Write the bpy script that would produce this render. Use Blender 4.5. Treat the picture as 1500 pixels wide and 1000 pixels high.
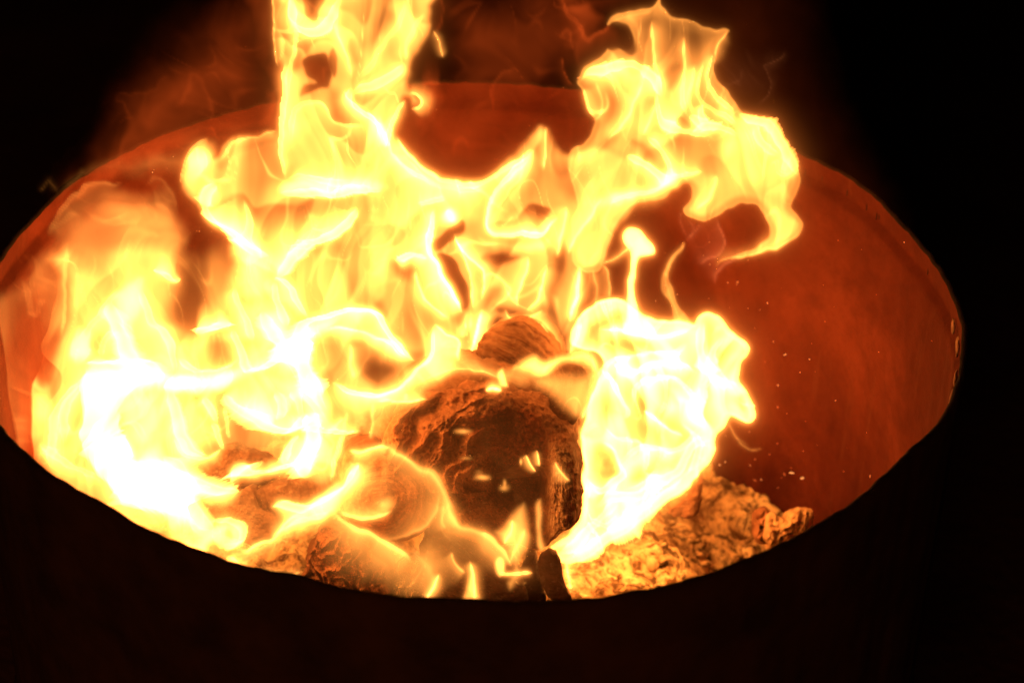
import bpy, bmesh, math, random
import numpy as np

# ------------------------------------------------------------------ scene
scene = bpy.context.scene
for o in list(bpy.data.objects):
    bpy.data.objects.remove(o)
COL = scene.collection

# camera: 70 mm, looking 32 degrees down into the drum (drum axis = world z, rim plane z = 0)
FOC = 70.0 / 36.0
PITCH, ROLL = 0.5663, 0.0279
CAM = np.array([0.0242, -1.0150, 0.6086])
cam_d = bpy.data.cameras.new('camera')
cam_d.lens = 70.0
cam_d.sensor_width = 36.0
cam_d.clip_start = 0.02
cam_d.clip_end = 200.0
cam_d.dof.use_dof = True
cam_d.dof.focus_distance = 1.17
cam_d.dof.aperture_fstop = 8.0
cam = bpy.data.objects.new('camera', cam_d)
COL.objects.link(cam)
cam.location = CAM
from mathutils import Matrix, Vector, Euler
cam.rotation_euler = (Matrix.Rotation(math.pi / 2 - PITCH, 3, 'X') @ Matrix.Rotation(ROLL, 3, 'Z')).to_euler()
scene.camera = cam

# world: night, hardly any ambient light; the fire itself is the lamp
world = bpy.data.worlds.new('World')
scene.world = world
world.use_nodes = True
wb = world.node_tree.nodes['Background']
wb.inputs[0].default_value = (1.0, 0.42, 0.25, 1)
wb.inputs[1].default_value = 0.0016

# the only other light: an added weak reddish lamp, standing in for lens glare on the drum's sooty outside
gl = bpy.data.lights.new('glare_fill_lamp', 'POINT'); gl.energy = 60.0; gl.color = (1.0, 0.22, 0.04); gl.shadow_soft_size = 0.4
glo = bpy.data.objects.new('glare_fill_lamp', gl); COL.objects.link(glo); glo.location = (-0.5, -2.4, 0.35)

vs = scene.view_settings
vs.view_transform = 'Standard'
vs.look = 'None'
vs.exposure = 0.0
vs.gamma = 1.0
vs.use_curve_mapping = False
cy = scene.cycles
cy.max_bounces = 6
cy.diffuse_bounces = 4
cy.glossy_bounces = 2
cy.volume_bounces = 0
cy.transparent_max_bounces = 64
cy.sample_clamp_indirect = 12.0
cy.use_denoising = True
try:
    cy.denoiser = 'OPENIMAGEDENOISE'
except Exception:
    pass

# ------------------------------------------------------------------ helpers
def ray(px, py):
    x = (np.asarray(px, float) - 750) / 1500 / FOC
    y = (500 - np.asarray(py, float)) / 1500 / FOC
    cr, sr = math.cos(ROLL), math.sin(ROLL)
    x, y = x * cr - y * sr, x * sr + y * cr
    c, s = math.cos(PITCH), math.sin(PITCH)
    return np.stack([x, c + y * s, -s + y * c], -1)

def at_y(px, py, Y):
    """the point of the place seen at a picture position, at world depth Y"""
    d = ray(px, py)
    t = (np.asarray(Y, float) - CAM[1]) / d[..., 1]
    return CAM + d * t[..., None]

def at_z(px, py, Z):
    d = ray(px, py)
    t = (Z - CAM[2]) / d[..., 2]
    return CAM + d * t[..., None]

FWD = np.array([0, math.cos(PITCH), -math.sin(PITCH)])

_rng = np.random.RandomState(7)
_PERM = np.tile(_rng.permutation(512), 3)
_G2 = np.stack([np.cos(np.arange(512) * 2.399963), np.sin(np.arange(512) * 2.399963)], 1)
_g3 = _rng.normal(size=(512, 3)); _G3 = _g3 / np.linalg.norm(_g3, axis=1)[:, None]

def noise2(x, y, seed=0):
    x = np.asarray(x, float) + seed * 17.31; y = np.asarray(y, float) + seed * 9.77
    xi = np.floor(x).astype(int); yi = np.floor(y).astype(int)
    xf = x - xi; yf = y - yi
    u = xf * xf * xf * (xf * (xf * 6 - 15) + 10); v = yf * yf * yf * (yf * (yf * 6 - 15) + 10)
    def g(ix, iy, dx, dy):
        h = _PERM[_PERM[ix & 511] + (iy & 511)] & 511
        return _G2[h, 0] * dx + _G2[h, 1] * dy
    a = g(xi, yi, xf, yf); b = g(xi + 1, yi, xf - 1, yf)
    c = g(xi, yi + 1, xf, yf - 1); d = g(xi + 1, yi + 1, xf - 1, yf - 1)
    return ((a + (b - a) * u) * (1 - v) + (c + (d - c) * u) * v) * 1.5

def noise3(p, seed=0):
    p = np.asarray(p, float) + seed * np.array([13.7, 7.3, 3.1])
    i = np.floor(p).astype(int); f = p - i
    w = f * f * f * (f * (f * 6 - 15) + 10)
    out = 0
    for dx in (0, 1):
        for dy in (0, 1):
            for dz in (0, 1):
                h = _PERM[_PERM[_PERM[(i[..., 0] + dx) & 511] + ((i[..., 1] + dy) & 511)] + ((i[..., 2] + dz) & 511)] & 511
                g = _G3[h]
                val = g[..., 0] * (f[..., 0] - dx) + g[..., 1] * (f[..., 1] - dy) + g[..., 2] * (f[..., 2] - dz)
                wt = (w[..., 0] if dx else 1 - w[..., 0]) * (w[..., 1] if dy else 1 - w[..., 1]) * (w[..., 2] if dz else 1 - w[..., 2])
                out = out + val * wt
    return out * 1.6

def fbm3(p, seed=0, octs=4, gain=0.5):
    s, a = 0, 1.0
    for k in range(octs):
        s = s + a * noise3(np.asarray(p) * 2 ** k, seed + k); a *= gain
    return s

def sstep(a, b, x):
    t = np.clip((x - a) / (b - a), 0, 1)
    return t * t * (3 - 2 * t)

def mesh_obj(name, verts, quads, mat, parent=None, smooth=True, tris=None):
    verts = np.asarray(verts, np.float32)
    me = bpy.data.meshes.new(name)
    quads = np.asarray(quads, np.int32).reshape(-1, 4)
    tris = np.zeros((0, 3), np.int32) if tris is None else np.asarray(tris, np.int32).reshape(-1, 3)
    me.vertices.add(len(verts)); me.vertices.foreach_set('co', verts.ravel())
    nl = quads.size + tris.size; npoly = len(quads) + len(tris)
    me.loops.add(nl); me.polygons.add(npoly)
    me.loops.foreach_set('vertex_index', np.concatenate([quads.ravel(), tris.ravel()]))
    st = np.concatenate([np.arange(len(quads)) * 4, quads.size + np.arange(len(tris)) * 3]).astype(np.int32)
    me.polygons.foreach_set('loop_start', st)
    if smooth:
        me.polygons.foreach_set('use_smooth', np.ones(npoly, bool))
    me.update(calc_edges=True)
    me.validate()
    if mat is not None:
        me.materials.append(mat)
    o = bpy.data.objects.new(name, me)
    COL.objects.link(o)
    o.parent = parent
    return o

def tag(o, label=None, cat=None, group=None, kind=None):
    if label: o['label'] = label
    if cat: o['category'] = cat
    if group: o['group'] = group
    if kind: o['kind'] = kind
    return o

def empty(name, loc=(0, 0, 0)):
    o = bpy.data.objects.new(name, None); COL.objects.link(o); o.location = loc
    o.empty_display_size = 0.02
    return o

# ------------------------------------------------------------------ materials
class NT:
    def __init__(s, name):
        s.m = bpy.data.materials.new(name); s.m.use_nodes = True
        s.t = s.m.node_tree; s.t.nodes.clear()
        s.out = s.t.nodes.new('ShaderNodeOutputMaterial')
    def n(s, typ, **kw):
        nd = s.t.nodes.new(typ)
        for k, v in kw.items():
            if hasattr(nd, k): setattr(nd, k, v)
        return nd
    def l(s, a, b): s.t.links.new(a, b)
    def noise(s, vec, scale, detail=5, rough=.6, dist=0):
        nd = s.n('ShaderNodeTexNoise'); nd.inputs['Scale'].default_value = scale
        nd.inputs['Detail'].default_value = detail; nd.inputs['Roughness'].default_value = rough
        nd.inputs['Distortion'].default_value = dist
        if vec is not None: s.l(vec, nd.inputs['Vector'])
        return nd.outputs['Fac']
    def ramp(s, fac, stops):
        nd = s.n('ShaderNodeValToRGB'); e = nd.color_ramp.elements
        while len(e) < len(stops): e.new(0.5)
        for el, (p, c) in zip(e, stops):
            el.position = p; el.color = (*c, 1) if len(c) == 3 else c
        s.l(fac, nd.inputs[0]); return nd.outputs[0]
    def mapping(s, vec, scale):
        nd = s.n('ShaderNodeMapping'); nd.inputs['Scale'].default_value = scale
        s.l(vec, nd.inputs['Vector']); return nd.outputs[0]
    def mix(s, f, a, b, blend='MIX'):
        nd = s.n('ShaderNodeMix', data_type='RGBA', blend_type=blend)
        for sock, v in ((nd.inputs[0], f), (nd.inputs[6], a), (nd.inputs[7], b)):
            if hasattr(v, 'is_linked'): s.l(v, sock)
            elif isinstance(v, tuple): sock.default_value = (*v, 1)
            else: sock.default_value = v
        return nd.outputs[2]
    def math(s, op, a, b=0.0):
        nd = s.n('ShaderNodeMath', operation=op)
        for sock, v in ((nd.inputs[0], a), (nd.inputs[1], b)):
            if hasattr(v, 'is_linked'): s.l(v, sock)
            else: sock.default_value = v
        return nd.outputs[0]
    def bsdf(s, color, rough=.8, bump=None, bdist=.002, bstr=.6, metallic=0, spec=.3):
        b = s.n('ShaderNodeBsdfPrincipled')
        if hasattr(color, 'is_linked'): s.l(color, b.inputs['Base Color'])
        else: b.inputs['Base Color'].default_value = (*color, 1)
        if hasattr(rough, 'is_linked'): s.l(rough, b.inputs['Roughness'])
        else: b.inputs['Roughness'].default_value = rough
        b.inputs['Metallic'].default_value = metallic
        b.inputs['Specular IOR Level'].default_value = spec
        if bump is not None:
            bn = s.n('ShaderNodeBump'); bn.inputs['Strength'].default_value = bstr
            bn.inputs['Distance'].default_value = bdist
            s.l(bump, bn.inputs['Height']); s.l(bn.outputs[0], b.inputs['Normal'])
        s.l(b.outputs[0], s.out.inputs['Surface'])
        return b
    def obj(s):
        return s.n('ShaderNodeTexCoord').outputs['Object']

def fire_mat(name, col, strength):
    """glowing gas: the brightness seen is the length of the path through it"""
    t = NT(name)
    e = t.n('ShaderNodeEmission'); e.inputs[0].default_value = (*col, 1); e.inputs[1].default_value = strength
    t.l(e.outputs[0], t.out.inputs['Volume'])
    t.m.cycles.homogeneous_volume = True
    return t.m

E_FIRE = 350.0
E_WISP = 40.0
M_FIRE = fire_mat('flame_gas', (1.0, 0.335, 0.052), E_FIRE)
M_HALO = fire_mat('painted_halo', (1.0, 0.235, 0.035), 30.0)  # paints bloom round the flames and haze before the wood
M_WISP = fire_mat('painted_smoke_glow_pale', (1.0, 0.25, 0.075), E_WISP)  # smoke curls, their firelight put in as emission
M_DIM = fire_mat('painted_smoke_glow_red', (1.0, 0.115, 0.014), E_WISP)  # red-lit smoke, the light of the fire painted as emission
M_LOBE = fire_mat('thin_amber_gas', (1.0, 0.31, 0.050), E_WISP)

def mat_drum_inside():
    t = NT('scorched_steel')
    oc = t.obj()
    n1 = t.noise(oc, 7, 8, .66, 1.0); n2 = t.noise(oc, 55, 6, .7); n3 = t.noise(t.mapping(oc, (60, 60, 6)), 1.0, 4)
    c = t.ramp(n1, [(.30, (.050, .0105, .007)), (.52, (.078, .0165, .010)), (.72, (.125, .029, .018))])
    c = t.mix(t.ramp(n2, [(.42, (0, 0, 0)), (.62, (1, 1, 1))]), c, t.mix(1.0, c, (.82, .80, .80), 'MULTIPLY'))
    c = t.mix(t.ramp(n3, [(.60, (0, 0, 0)), (.72, (.35, .35, .35))]), c, (.10, .034, .022))
    sp = t.noise(oc, 420, 2, .5)
    c = t.mix(t.ramp(sp, [(.68, (0, 0, 0)), (.74, (.7, .7, .7))]), c, (.05, .018, .01))
    bump = t.math('ADD', n2, t.math('MULTIPLY', sp, .5))
    t.bsdf(c, .9, bump, .0012, .5, spec=.05)
    return t.m

def mat_drum_outside():
    t = NT('black_soot_paint'); oc = t.obj()
    n = t.noise(oc, 30, 5)
    t.bsdf(t.ramp(n, [(.3, (.012, .009, .008)), (.7, (.03, .02, .016))]), .9, n, .001, .4, spec=.1)
    return t.m

def mat_char(name, dark, mid, light, fib=(25, 25, 160), seed=0.0, ashy=.5, bd=.0016, worn=False):
    t = NT(name); oc = t.obj()
    ad = t.n('ShaderNodeVectorMath', operation='ADD'); ad.inputs[1].default_value = (seed, seed * .7, seed * .3)
    t.l(oc, ad.inputs[0]); oc = ad.outputs[0]
    n1 = t.noise(oc, 38, 7, .65, .8)
    n2 = t.noise(t.mapping(oc, fib), 2.2, 6, .65, .4)
    n3 = t.noise(oc, 260, 4, .6)
    c = t.ramp(n1, [(.28, dark), (.5, mid), (.78, light)])
    c = t.mix(t.ramp(n2, [(.40, (0, 0, 0)), (.66, (.85, .85, .85))]), c, t.mix(.5, c, light))
    c = t.mix(t.ramp(n3, [(.55, (0, 0, 0)), (.75, (ashy, ashy, ashy))]), c, (.34, .24, .19))
    if worn:      # burnt-through charcoal and bare pale wood, where the log itself has them
        at = t.n('ShaderNodeAttribute', attribute_name='coal'); c = t.mix(at.outputs['Fac'], c, t.ramp(n1, [(.36, (.05, .012, .006)), (.5, (.16, .042, .018)), (.66, (.32, .10, .05))]))
        at = t.n('ShaderNodeAttribute', attribute_name='bare')
        fb = t.noise(t.mapping(oc, (900, 900, 60)), 1.0, 4, .6, .2)
        c = t.mix(at.outputs['Fac'], c, t.ramp(fb, [(.28, (.13, .065, .04)), (.45, (.42, .25, .17)), (.60, (.8, .58, .43))]))
    bump = t.math('ADD', t.math('ADD', n2, t.math('MULTIPLY', n1, .8)), t.math('MULTIPLY', n3, .35))
    t.bsdf(c, .85, bump, bd, .9, spec=.25)
    return t.m

def mat_ash():
    t = NT('ash'); oc = t.obj()
    n1 = t.noise(oc, 20, 8, .62, 1.2); n2 = t.noise(oc, 62, 8, .68, 1.4); n3 = t.noise(oc, 420, 3)
    c = t.ramp(n1, [(.36, (.12, .06, .035)), (.46, (.60, .42, .26)), (.62, (.92, .74, .52))])
    c = t.mix(t.ramp(n2, [(.42, (.9, .9, .9)), (.53, (0, 0, 0))]), c, (.07, .035, .02))
    bump = t.math('ADD', n2, t.math('MULTIPLY', n3, .4))
    t.bsdf(c, .95, bump, .0035, .9, spec=.1)
    return t.m

def mat_ground():
    t = NT('dark_soil'); oc = t.obj()
    n = t.noise(oc, 6, 6); n2 = t.noise(oc, 60, 5)
    t.bsdf(t.ramp(n, [(.3, (.05, .035, .028)), (.7, (.10, .07, .055))]), .95, n2, .01, .6, spec=.1)
    return t.m

M_IN, M_OUT, M_ASH, M_GROUND = mat_drum_inside(), mat_drum_outside(), mat_ash(), mat_ground()
M_CHAR = mat_char('charred_wood', (.012, .008, .006), (.035, .018, .012), (.10, .05, .032))
M_CHAR2 = mat_char('charred_wood_brown', (.08, .034, .02), (.19, .09, .055), (.36, .20, .13), seed=3.1)
M_CHAR3 = mat_char('burnt_bark', (.07, .026, .016), (.20, .080, .045), (.42, .20, .12), fib=(60, 60, 60), seed=5.7, ashy=.35, bd=.003)
M_LOG = mat_char('burnt_log_end', (.06, .022, .013), (.19, .076, .042), (.46, .22, .13), fib=(60, 60, 60), seed=5.7, ashy=.35, bd=.003, worn=True)
M_CHAR4 = mat_char('charred_pieces', (.025, .013, .010), (.075, .040, .029), (.20, .115, .085), seed=8.3)
M_BARK = mat_char('ashy_bark', (.16, .08, .045), (.42, .25, .15), (.75, .52, .34), fib=(60, 60, 60), seed=2.2, bd=.003)

# ------------------------------------------------------------------ the setting
g = mesh_obj('ground', [(-40, -40, -.86), (40, -40, -.86), (40, 40, -.86), (-40, 40, -.86)], [(0, 1, 2, 3)], M_GROUND, smooth=False)
tag(g, 'dark bare soil around the fire drum at night', 'ground', kind='structure')

# ------------------------------------------------------------------ the drum
RIM_PX = [(1175,228),(1240,260),(1290,300),(1340,355),(1385,415),(1408,480),(1408,520),(1400,560),(1380,610),(1330,660),(1270,715),(1190,770),(1100,815),(1000,850),(900,872),(800,878),(700,877),(550,868),(430,840),(340,822),(250,788),(150,735),(70,690),(30,655),(0,620),(0,385),(50,325),(100,275)]
_rp = at_z(np.array([p[0] for p in RIM_PX], float), np.array([p[1] for p in RIM_PX], float), 0.0)
_ra = np.arctan2(_rp[:, 1], _rp[:, 0]); _rr = np.hypot(_rp[:, 0], _rp[:, 1])
for a in (math.radians(75), math.radians(95), math.radians(112)):
    _ra = np.append(_ra, a); _rr = np.append(_rr, .285)
_o = np.argsort(_ra); _ra = _ra[_o]; _rr = _rr[_o]

def rim_r(th):
    base = np.interp(th, np.concatenate([_ra - 2 * np.pi, _ra, _ra + 2 * np.pi]), np.tile(_rr, 3))
    return base

NTH = 720
TH = np.linspace(-np.pi, np.pi, NTH, endpoint=False)
_r = rim_r(TH)
for _k in range(6):
    _r = (_r + np.roll(_r, 1) + np.roll(_r, -1)) / 3
_r = _r + .0007 * noise2(TH * 9, TH * 0 + 3.3, 1) * np.cos(TH / 2) ** 2 + .0005 * noise2(np.cos(TH) * 22, np.sin(TH) * 22, 2)
_ztop = .0012 * noise2(np.cos(TH) * 7, np.sin(TH) * 7, 5) + .0009 * noise2(np.cos(TH) * 30, np.sin(TH) * 30, 6)

def revolve(name, prof, mat, parent, flip=False):
    """prof: list of (radius offset function of theta index array, z array)"""
    V = []
    for rr, zz in prof:
        V.append(np.stack([np.cos(TH) * rr, np.sin(TH) * rr, zz * np.ones(NTH)], 1))
    n = len(prof)
    i = np.arange(NTH); j = (i + 1) % NTH
    Q = []
    for k in range(n - 1):
        q = np.stack([k * NTH + i, k * NTH + j, (k + 1) * NTH + j, (k + 1) * NTH + i], 1)
        Q.append(q[:, ::-1] if flip else q)
    return mesh_obj(name, np.concatenate(V), np.concatenate(Q), mat, parent)

drum = empty('fire_drum', (0, 0, -.86))
tag(drum, 'open steel drum with soot black outside and scorched orange inside wall', 'drum')
drum_off = Matrix.Translation((0, 0, .86))
ztop = _ztop
fade = lambda d: 1.0
dent = lambda z: .0016 * noise2(np.cos(TH) * 4 + z * 8, np.sin(TH) * 4 + z * 5, 8)
prof_in = [(_r, ztop), (_r + .0004, ztop - .006), (_r + .0016, ztop - .011), (_r + .0018, -.0155 + 0 * TH), (_r - .0014, -.0185 + 0 * TH), (_r - .0024, -.023 + 0 * TH)]
for z in np.linspace(-.03, -.40, 26):
    prof_in.append((_r - .0026 + dent(z), z + 0 * TH))
parts = [revolve('inner_wall', prof_in, M_IN, drum, True)]
parts.append(revolve('rim', [(_r + .0042, ztop - .012), (_r + .0044, ztop - .001), (_r + .0034, ztop + .0012), (_r + .0012, ztop + .0013), (_r, ztop)], M_OUT, drum))
prof_out = [(_r + .0030 + 0 * TH, -.858 + 0 * TH)]
for z in np.linspace(-.82, -.02, 40):
    hoop = .009 * math.exp(-((z + .29) / .012) ** 2) + .009 * math.exp(-((z + .57) / .012) ** 2)
    prof_out.append((_r + .0040 + hoop, z + 0 * TH))
prof_out.append((_r + .0040, ztop - .010))
parts.append(revolve('outer_shell', prof_out, M_OUT, drum))
parts.append(revolve('bottom', [(_r + .003, -.855 + 0 * TH), (_r * .02, -.856 + 0 * TH)], M_OUT, drum))
# small torn flakes and weld ticks hanging on the upper inside band
random.seed(4)
tick_px = [(1204, 250, 9), (1234, 272, 10), (1262, 292, 11), (1281, 303, 12), (1285, 306, 9), (1365, 385, 9), (1174, 240, 12), (12, 400, 14), (8, 412, 10)]
for px, py, ln in tick_px:
    p = at_z(np.array([px], float), np.array([py], float), -.004)[0]
    th = math.atan2(p[1], p[0]); rad = float(np.interp(th, TH, _r)) + .0014
    w, h = .00032, ln * .0006
    er = np.array([math.cos(th), math.sin(th), 0]); et = np.array([-math.sin(th), math.cos(th), 0])
    c = er * rad
    vs_ = []
    for (a, z, d) in [(-.2, -.007, .0), (.5, -.007, .0), (.9, -.4 * h - .007, .0), (.1, -h - .007, .0), (-.6, -.5 * h - .007, .0)]:
        for dd in (.003, -.0004):
            vs_.append(c + et * a * w + np.array([0, 0, z]) + er * dd)
    tri = []
    for k in range(5):
        a0, a1 = 2 * k, 2 * ((k + 1) % 5)
        tri.append((a0, a1, a1 + 1, a0 + 1))
    f = mesh_obj('flake', vs_, tri, M_OUT, drum, False, tris=[(1, 3, 5), (1, 5, 7), (1, 7, 9)])
    parts.append(f)
# bright bent lip lumps on the right edge
lip = [(1404, 470, 10), (1408, 500, 14), (1398, 545, 12), (1392, 575, 16), (1384, 602, 9), (1374, 624, 8)]
for px, py, s in lip:
    p = at_z(np.array([px], float), np.array([py], float), -.006)[0]
    th = math.atan2(p[1], p[0]); rad = float(np.interp(th, TH, _r)) - .001
    er = np.array([math.cos(th), math.sin(th), 0]); et = np.array([-math.sin(th), math.cos(th), 0])
    V, Q = [], []
    for i in range(7):
        for j in range(8):
            a = math.pi * i / 6; b = 2 * math.pi * j / 8
            q = np.array([math.sin(a) * math.cos(b), math.sin(a) * math.sin(b), math.cos(a)])
            k = 1 + .45 * noise3(q * 1.7, s)
            V.append(er * (rad + .0011 * q[0] * k) + et * .0005 * s * q[1] * k + np.array([0, 0, -.010 + .0004 * s * q[2] * k]))
    for i in range(6):
        for j in range(8):
            Q.append((i * 8 + j, (i + 1) * 8 + j, (i + 1) * 8 + (j + 1) % 8, i * 8 + (j + 1) % 8))
    parts.append(mesh_obj('slag_bead', V, Q, M_CHAR2, drum))
for p_ in parts:
    p_.matrix_parent_inverse = Matrix.Translation((0, 0, .86))

# ------------------------------------------------------------------ ash bed
def ash_z(x, y):
    r = np.hypot(x, y)
    m = .055 * np.exp(-((x + .02) ** 2 + (y - .0) ** 2) / .13 ** 2) + .035 * np.exp(-((x + .13) ** 2 + (y - .02) ** 2) / .07 ** 2)
    m2 = .030 * np.exp(-((x - .13) ** 2 + (y - .06) ** 2) / .06 ** 2)
    n = .010 * noise2(x / .05, y / .05, 3) + .006 * noise2(x / .018, y / .018, 4)
    rid = 1 - np.abs(noise2(x / .024 + .9 * noise2(x / .04, y / .04, 9), y / .017 + .6 * noise2(x / .02, y / .02, 12), 11)) * 2
    n = n + .0055 * np.clip(rid, -1, 1) + .0022 * noise2(x / .0045, y / .0045, 5) + .0012 * noise2(x / .002, y / .002, 6)
    return -.302 + m + m2 + n + .014 * sstep(.2, .28, r)

nr_, nt_ = 260, 420
rr = (np.linspace(0, 1, nr_) ** .8)[:, None] * .2835; tt = np.linspace(0, 2 * np.pi, nt_, endpoint=False)[None, :]
ax, ay = rr * np.cos(tt), rr * np.sin(tt)
az = ash_z(ax, ay)
V = np.stack([ax, ay, az], -1).reshape(-1, 3)
i, j = np.meshgrid(np.arange(nr_ - 1), np.arange(nt_), indexing='ij'); j2 = (j + 1) % nt_
Q = np.stack([i * nt_ + j, (i + 1) * nt_ + j, (i + 1) * nt_ + j2, i * nt_ + j2], -1).reshape(-1, 4)
ash = mesh_obj('ash_bed', V, Q, M_ASH)
tag(ash, 'crumbly pale ash and cinders covering the bottom of the drum', 'ash', kind='stuff')

# loose cinders on the ash: uncountable crumbs
rs = np.random.RandomState(3)
V, T = [], []
ico = bmesh.new(); bmesh.ops.create_icosphere(ico, subdivisions=1, radius=1.0)
iv = np.array([v.co[:] for v in ico.verts]); it = np.array([[v.index for v in f.verts] for f in ico.faces]); ico.free()
nv = 0
for k in range(1500):
    a = rs.uniform(0, 2 * np.pi); r = .278 * math.sqrt(rs.uniform(0, 1))
    x, y = r * math.cos(a), r * math.sin(a)
    if y < -.12: continue
    s = .0012 + .0042 * rs.rand() ** 3
    sc = np.array([rs.uniform(.7, 1.5), rs.uniform(.7, 1.5), rs.uniform(.35, .9)]) * s
    q = iv * (1 + .5 * noise3(iv * 1.3, k)[:, None]) * sc
    b = rs.uniform(0, 6.28); c, s_ = math.cos(b), math.sin(b)
    tl = rs.uniform(-.7, .7)
    q = np.stack([q[:, 0] * c - q[:, 1] * s_, q[:, 0] * s_ + q[:, 1] * c, q[:, 2] + tl * q[:, 0]], 1)
    V.append(q + np.array([x, y, float(ash_z(np.array(x), np.array(y))) + .3 * s])); T.append(it + nv); nv += len(iv)
cind = mesh_obj('cinders', np.concatenate(V), np.zeros((0, 4)), M_ASH, smooth=False, tris=np.concatenate(T))
tag(cind, 'loose burnt cinders strewn over the ash', 'cinders', kind='stuff')

# ------------------------------------------------------------------ logs and chunks
def catmull(P, sub=6, closed=True):
    P = np.asarray(P, float); n = len(P); out = []
    rng_ = range(n) if closed else range(n - 1)
    for k in rng_:
        if closed:
            p0, p1, p2, p3 = P[(k - 1) % n], P[k], P[(k + 1) % n], P[(k + 2) % n]
        else:
            p0, p1, p2, p3 = P[max(k - 1, 0)], P[k], P[k + 1], P[min(k + 2, n - 1)]
        for s in range(sub):
            t = s / sub
            out.append(.5 * (2 * p1 + (p2 - p0) * t + (2 * p0 - 5 * p1 + 4 * p2 - p3) * t * t + (3 * p1 - 3 * p2 + p3 - p0) * t ** 3))
    if not closed: out.append(P[-1])
    return np.array(out)

def lump(name, poly, Y, mat, front, back, seed, relief=None, nr=50, nt=140, axis=None, rough=.002, rs_=.02, pw=2.0, nb=30, taper=.0, parent=None, edge=1.5, attrs=None):
    """a burnt piece of wood: an outline at its own distance, a bulging worn face and a body running back from it"""
    P = catmull(poly, 6)
    c = P.mean(0)
    seg = np.linalg.norm(np.roll(P, -1, 0) - P, axis=1); cum = np.concatenate([[0], np.cumsum(seg)])
    s = np.linspace(0, cum[-1], nt, endpoint=False)
    Pc = np.vstack([P, P[:1]])
    B = np.stack([np.interp(s, cum, Pc[:, 0]), np.interp(s, cum, Pc[:, 1])], 1)
    area = np.sum(B[:, 0] * np.roll(B[:, 1], -1) - B[:, 1] * np.roll(B[:, 0], -1))
    if area > 0: B = B[::-1]          # counter-clockwise as seen
    B = B + edge * np.stack([noise2(B[:, 0] / 9, B[:, 1] / 9, seed + 1), noise2(B[:, 0] / 9, B[:, 1] / 9, seed + 2)], 1)
    c3 = at_y(c[0], c[1], Y)
    r = np.linspace(0, 1, nr)[:, None]
    gx = c[0] + r * (B[None, :, 0] - c[0]); gy = c[1] + r * (B[None, :, 1] - c[1])
    d = ray(gx, gy)
    t = ((c3 - CAM) @ FWD) / (d @ FWD)
    pos = CAM + d * t[..., None]
    h = front * np.sqrt(np.clip(1 - r ** pw, 0, 1))
    h = h + np.zeros_like(gx)
    if relief is not None: h = h + relief(gx, gy) * sstep(0, .06, 1 - r)
    h = h + rough * sstep(0, .08, 1 - r) * fbm3(pos / rs_, seed, 5, .55)
    F = pos - FWD * h[..., None]
    axis = FWD if axis is None else np.asarray(axis, float) / np.linalg.norm(axis)
    rings = []
    base = pos[-1]
    for k in range(1, nb + 1):
        q = k / nb
        sc_ = (1 - taper * q) * math.sqrt(max(0.0, 1 - max(0, (q - .55) / .45) ** 2)) if k < nb else .02
        ring = c3 + (base - c3) * sc_ + axis * back * q
        nn = fbm3(ring / rs_ * np.array([1, .4, 1]), seed + 3, 4)
        ring = ring + (base - c3) * (nn * rough * 1.6 / .04)[:, None] * sc_
        rings.append(ring)
    V = np.concatenate([F.reshape(-1, 3)] + rings)
    I, J = np.meshgrid(np.arange(nr + nb - 1), np.arange(nt), indexing='ij'); J2 = (J + 1) % nt
    Q = np.stack([I * nt + J, (I + 1) * nt + J, (I + 1) * nt + J2, I * nt + J2], -1).reshape(-1, 4)
    ob = mesh_obj(name, V, Q, mat, parent)
    if attrs:
        for nm, fn in attrs.items():
            at = ob.data.attributes.new(nm, 'FLOAT', 'POINT')
            val = np.zeros(len(V), np.float32); val[:nr * nt] = fn(gx, gy).ravel()
            at.data.foreach_set('value', val)
    return ob

def coal_mask(px, py):
    w = 12 * noise2(px / 30, py / 30, 91) + 5 * noise2(px / 9, py / 9, 92)
    top = sstep(1.1, .85, np.hypot((px + w - 748) / 58, (py + w - 640) / 46))
    low = sstep(1.15, .8, np.hypot((px + w - 756) / 40, (py - 712) / 42))
    return np.clip(np.maximum(top, low), 0, 1) * .95

def bare_mask(px, py):
    w = 7 * noise2(px / 22, py / 22, 93)
    return sstep(798, 816, px + w) * sstep(640, 690, py + w) * .9

def relief_big(px, py):
    w = 10 * noise2(px / 45, py / 45, 21)
    inx = sstep(684, 712, px + w) * sstep(812, 790, px)
    facet = -.015 * sstep(588, 690, py) * inx
    edge_y = 690 - 34 * sstep(735, 790, px) + .4 * w
    hole = -.020 * sstep(edge_y - 2, edge_y + 5, py) * sstep(1.2, .8, np.hypot((px - 763 + .5 * w) / 34, (py - 708) / 38))
    rr_ = np.hypot(px - 770, (py - 720) * 1.05) + 1.6 * w
    th_ = np.arctan2(py - 720, px - 770)
    fold = 1 - np.abs(noise2(rr_ / 34, th_ * 1.1, 22)) * 2.2
    fold2 = 1 - np.abs(noise2(rr_ / 15 + .5 * noise2(px / 20, py / 20, 2), th_ * 1.6, 23)) * 2.0
    left = sstep(760, 690, px)
    f = .008 * fold * (.15 + .85 * left) + .0035 * fold2 * (.25 + .75 * left)
    hair = .0011 * noise2((px * .8 - py * .6) / 3.2 + noise2(px / 10, py / 10, 26), (px * .6 + py * .8) / 26, 27) * sstep(680, 730, py)
    fib = .0010 * noise2(px / 2.6 + .25 * noise2(px / 9, py / 30, 4), py / 34, 24) * sstep(790, 812, px)
    cheek = .012 * np.exp(-((px - 826) / 22) ** 2) * sstep(630, 680, py)
    fin = .0009 * noise2(px / 3.4, py / 3.4, 25) + .0018 * noise2(px / 8, py / 8, 28)
    return facet + hole + f + hair + fib + cheek + fin

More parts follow.
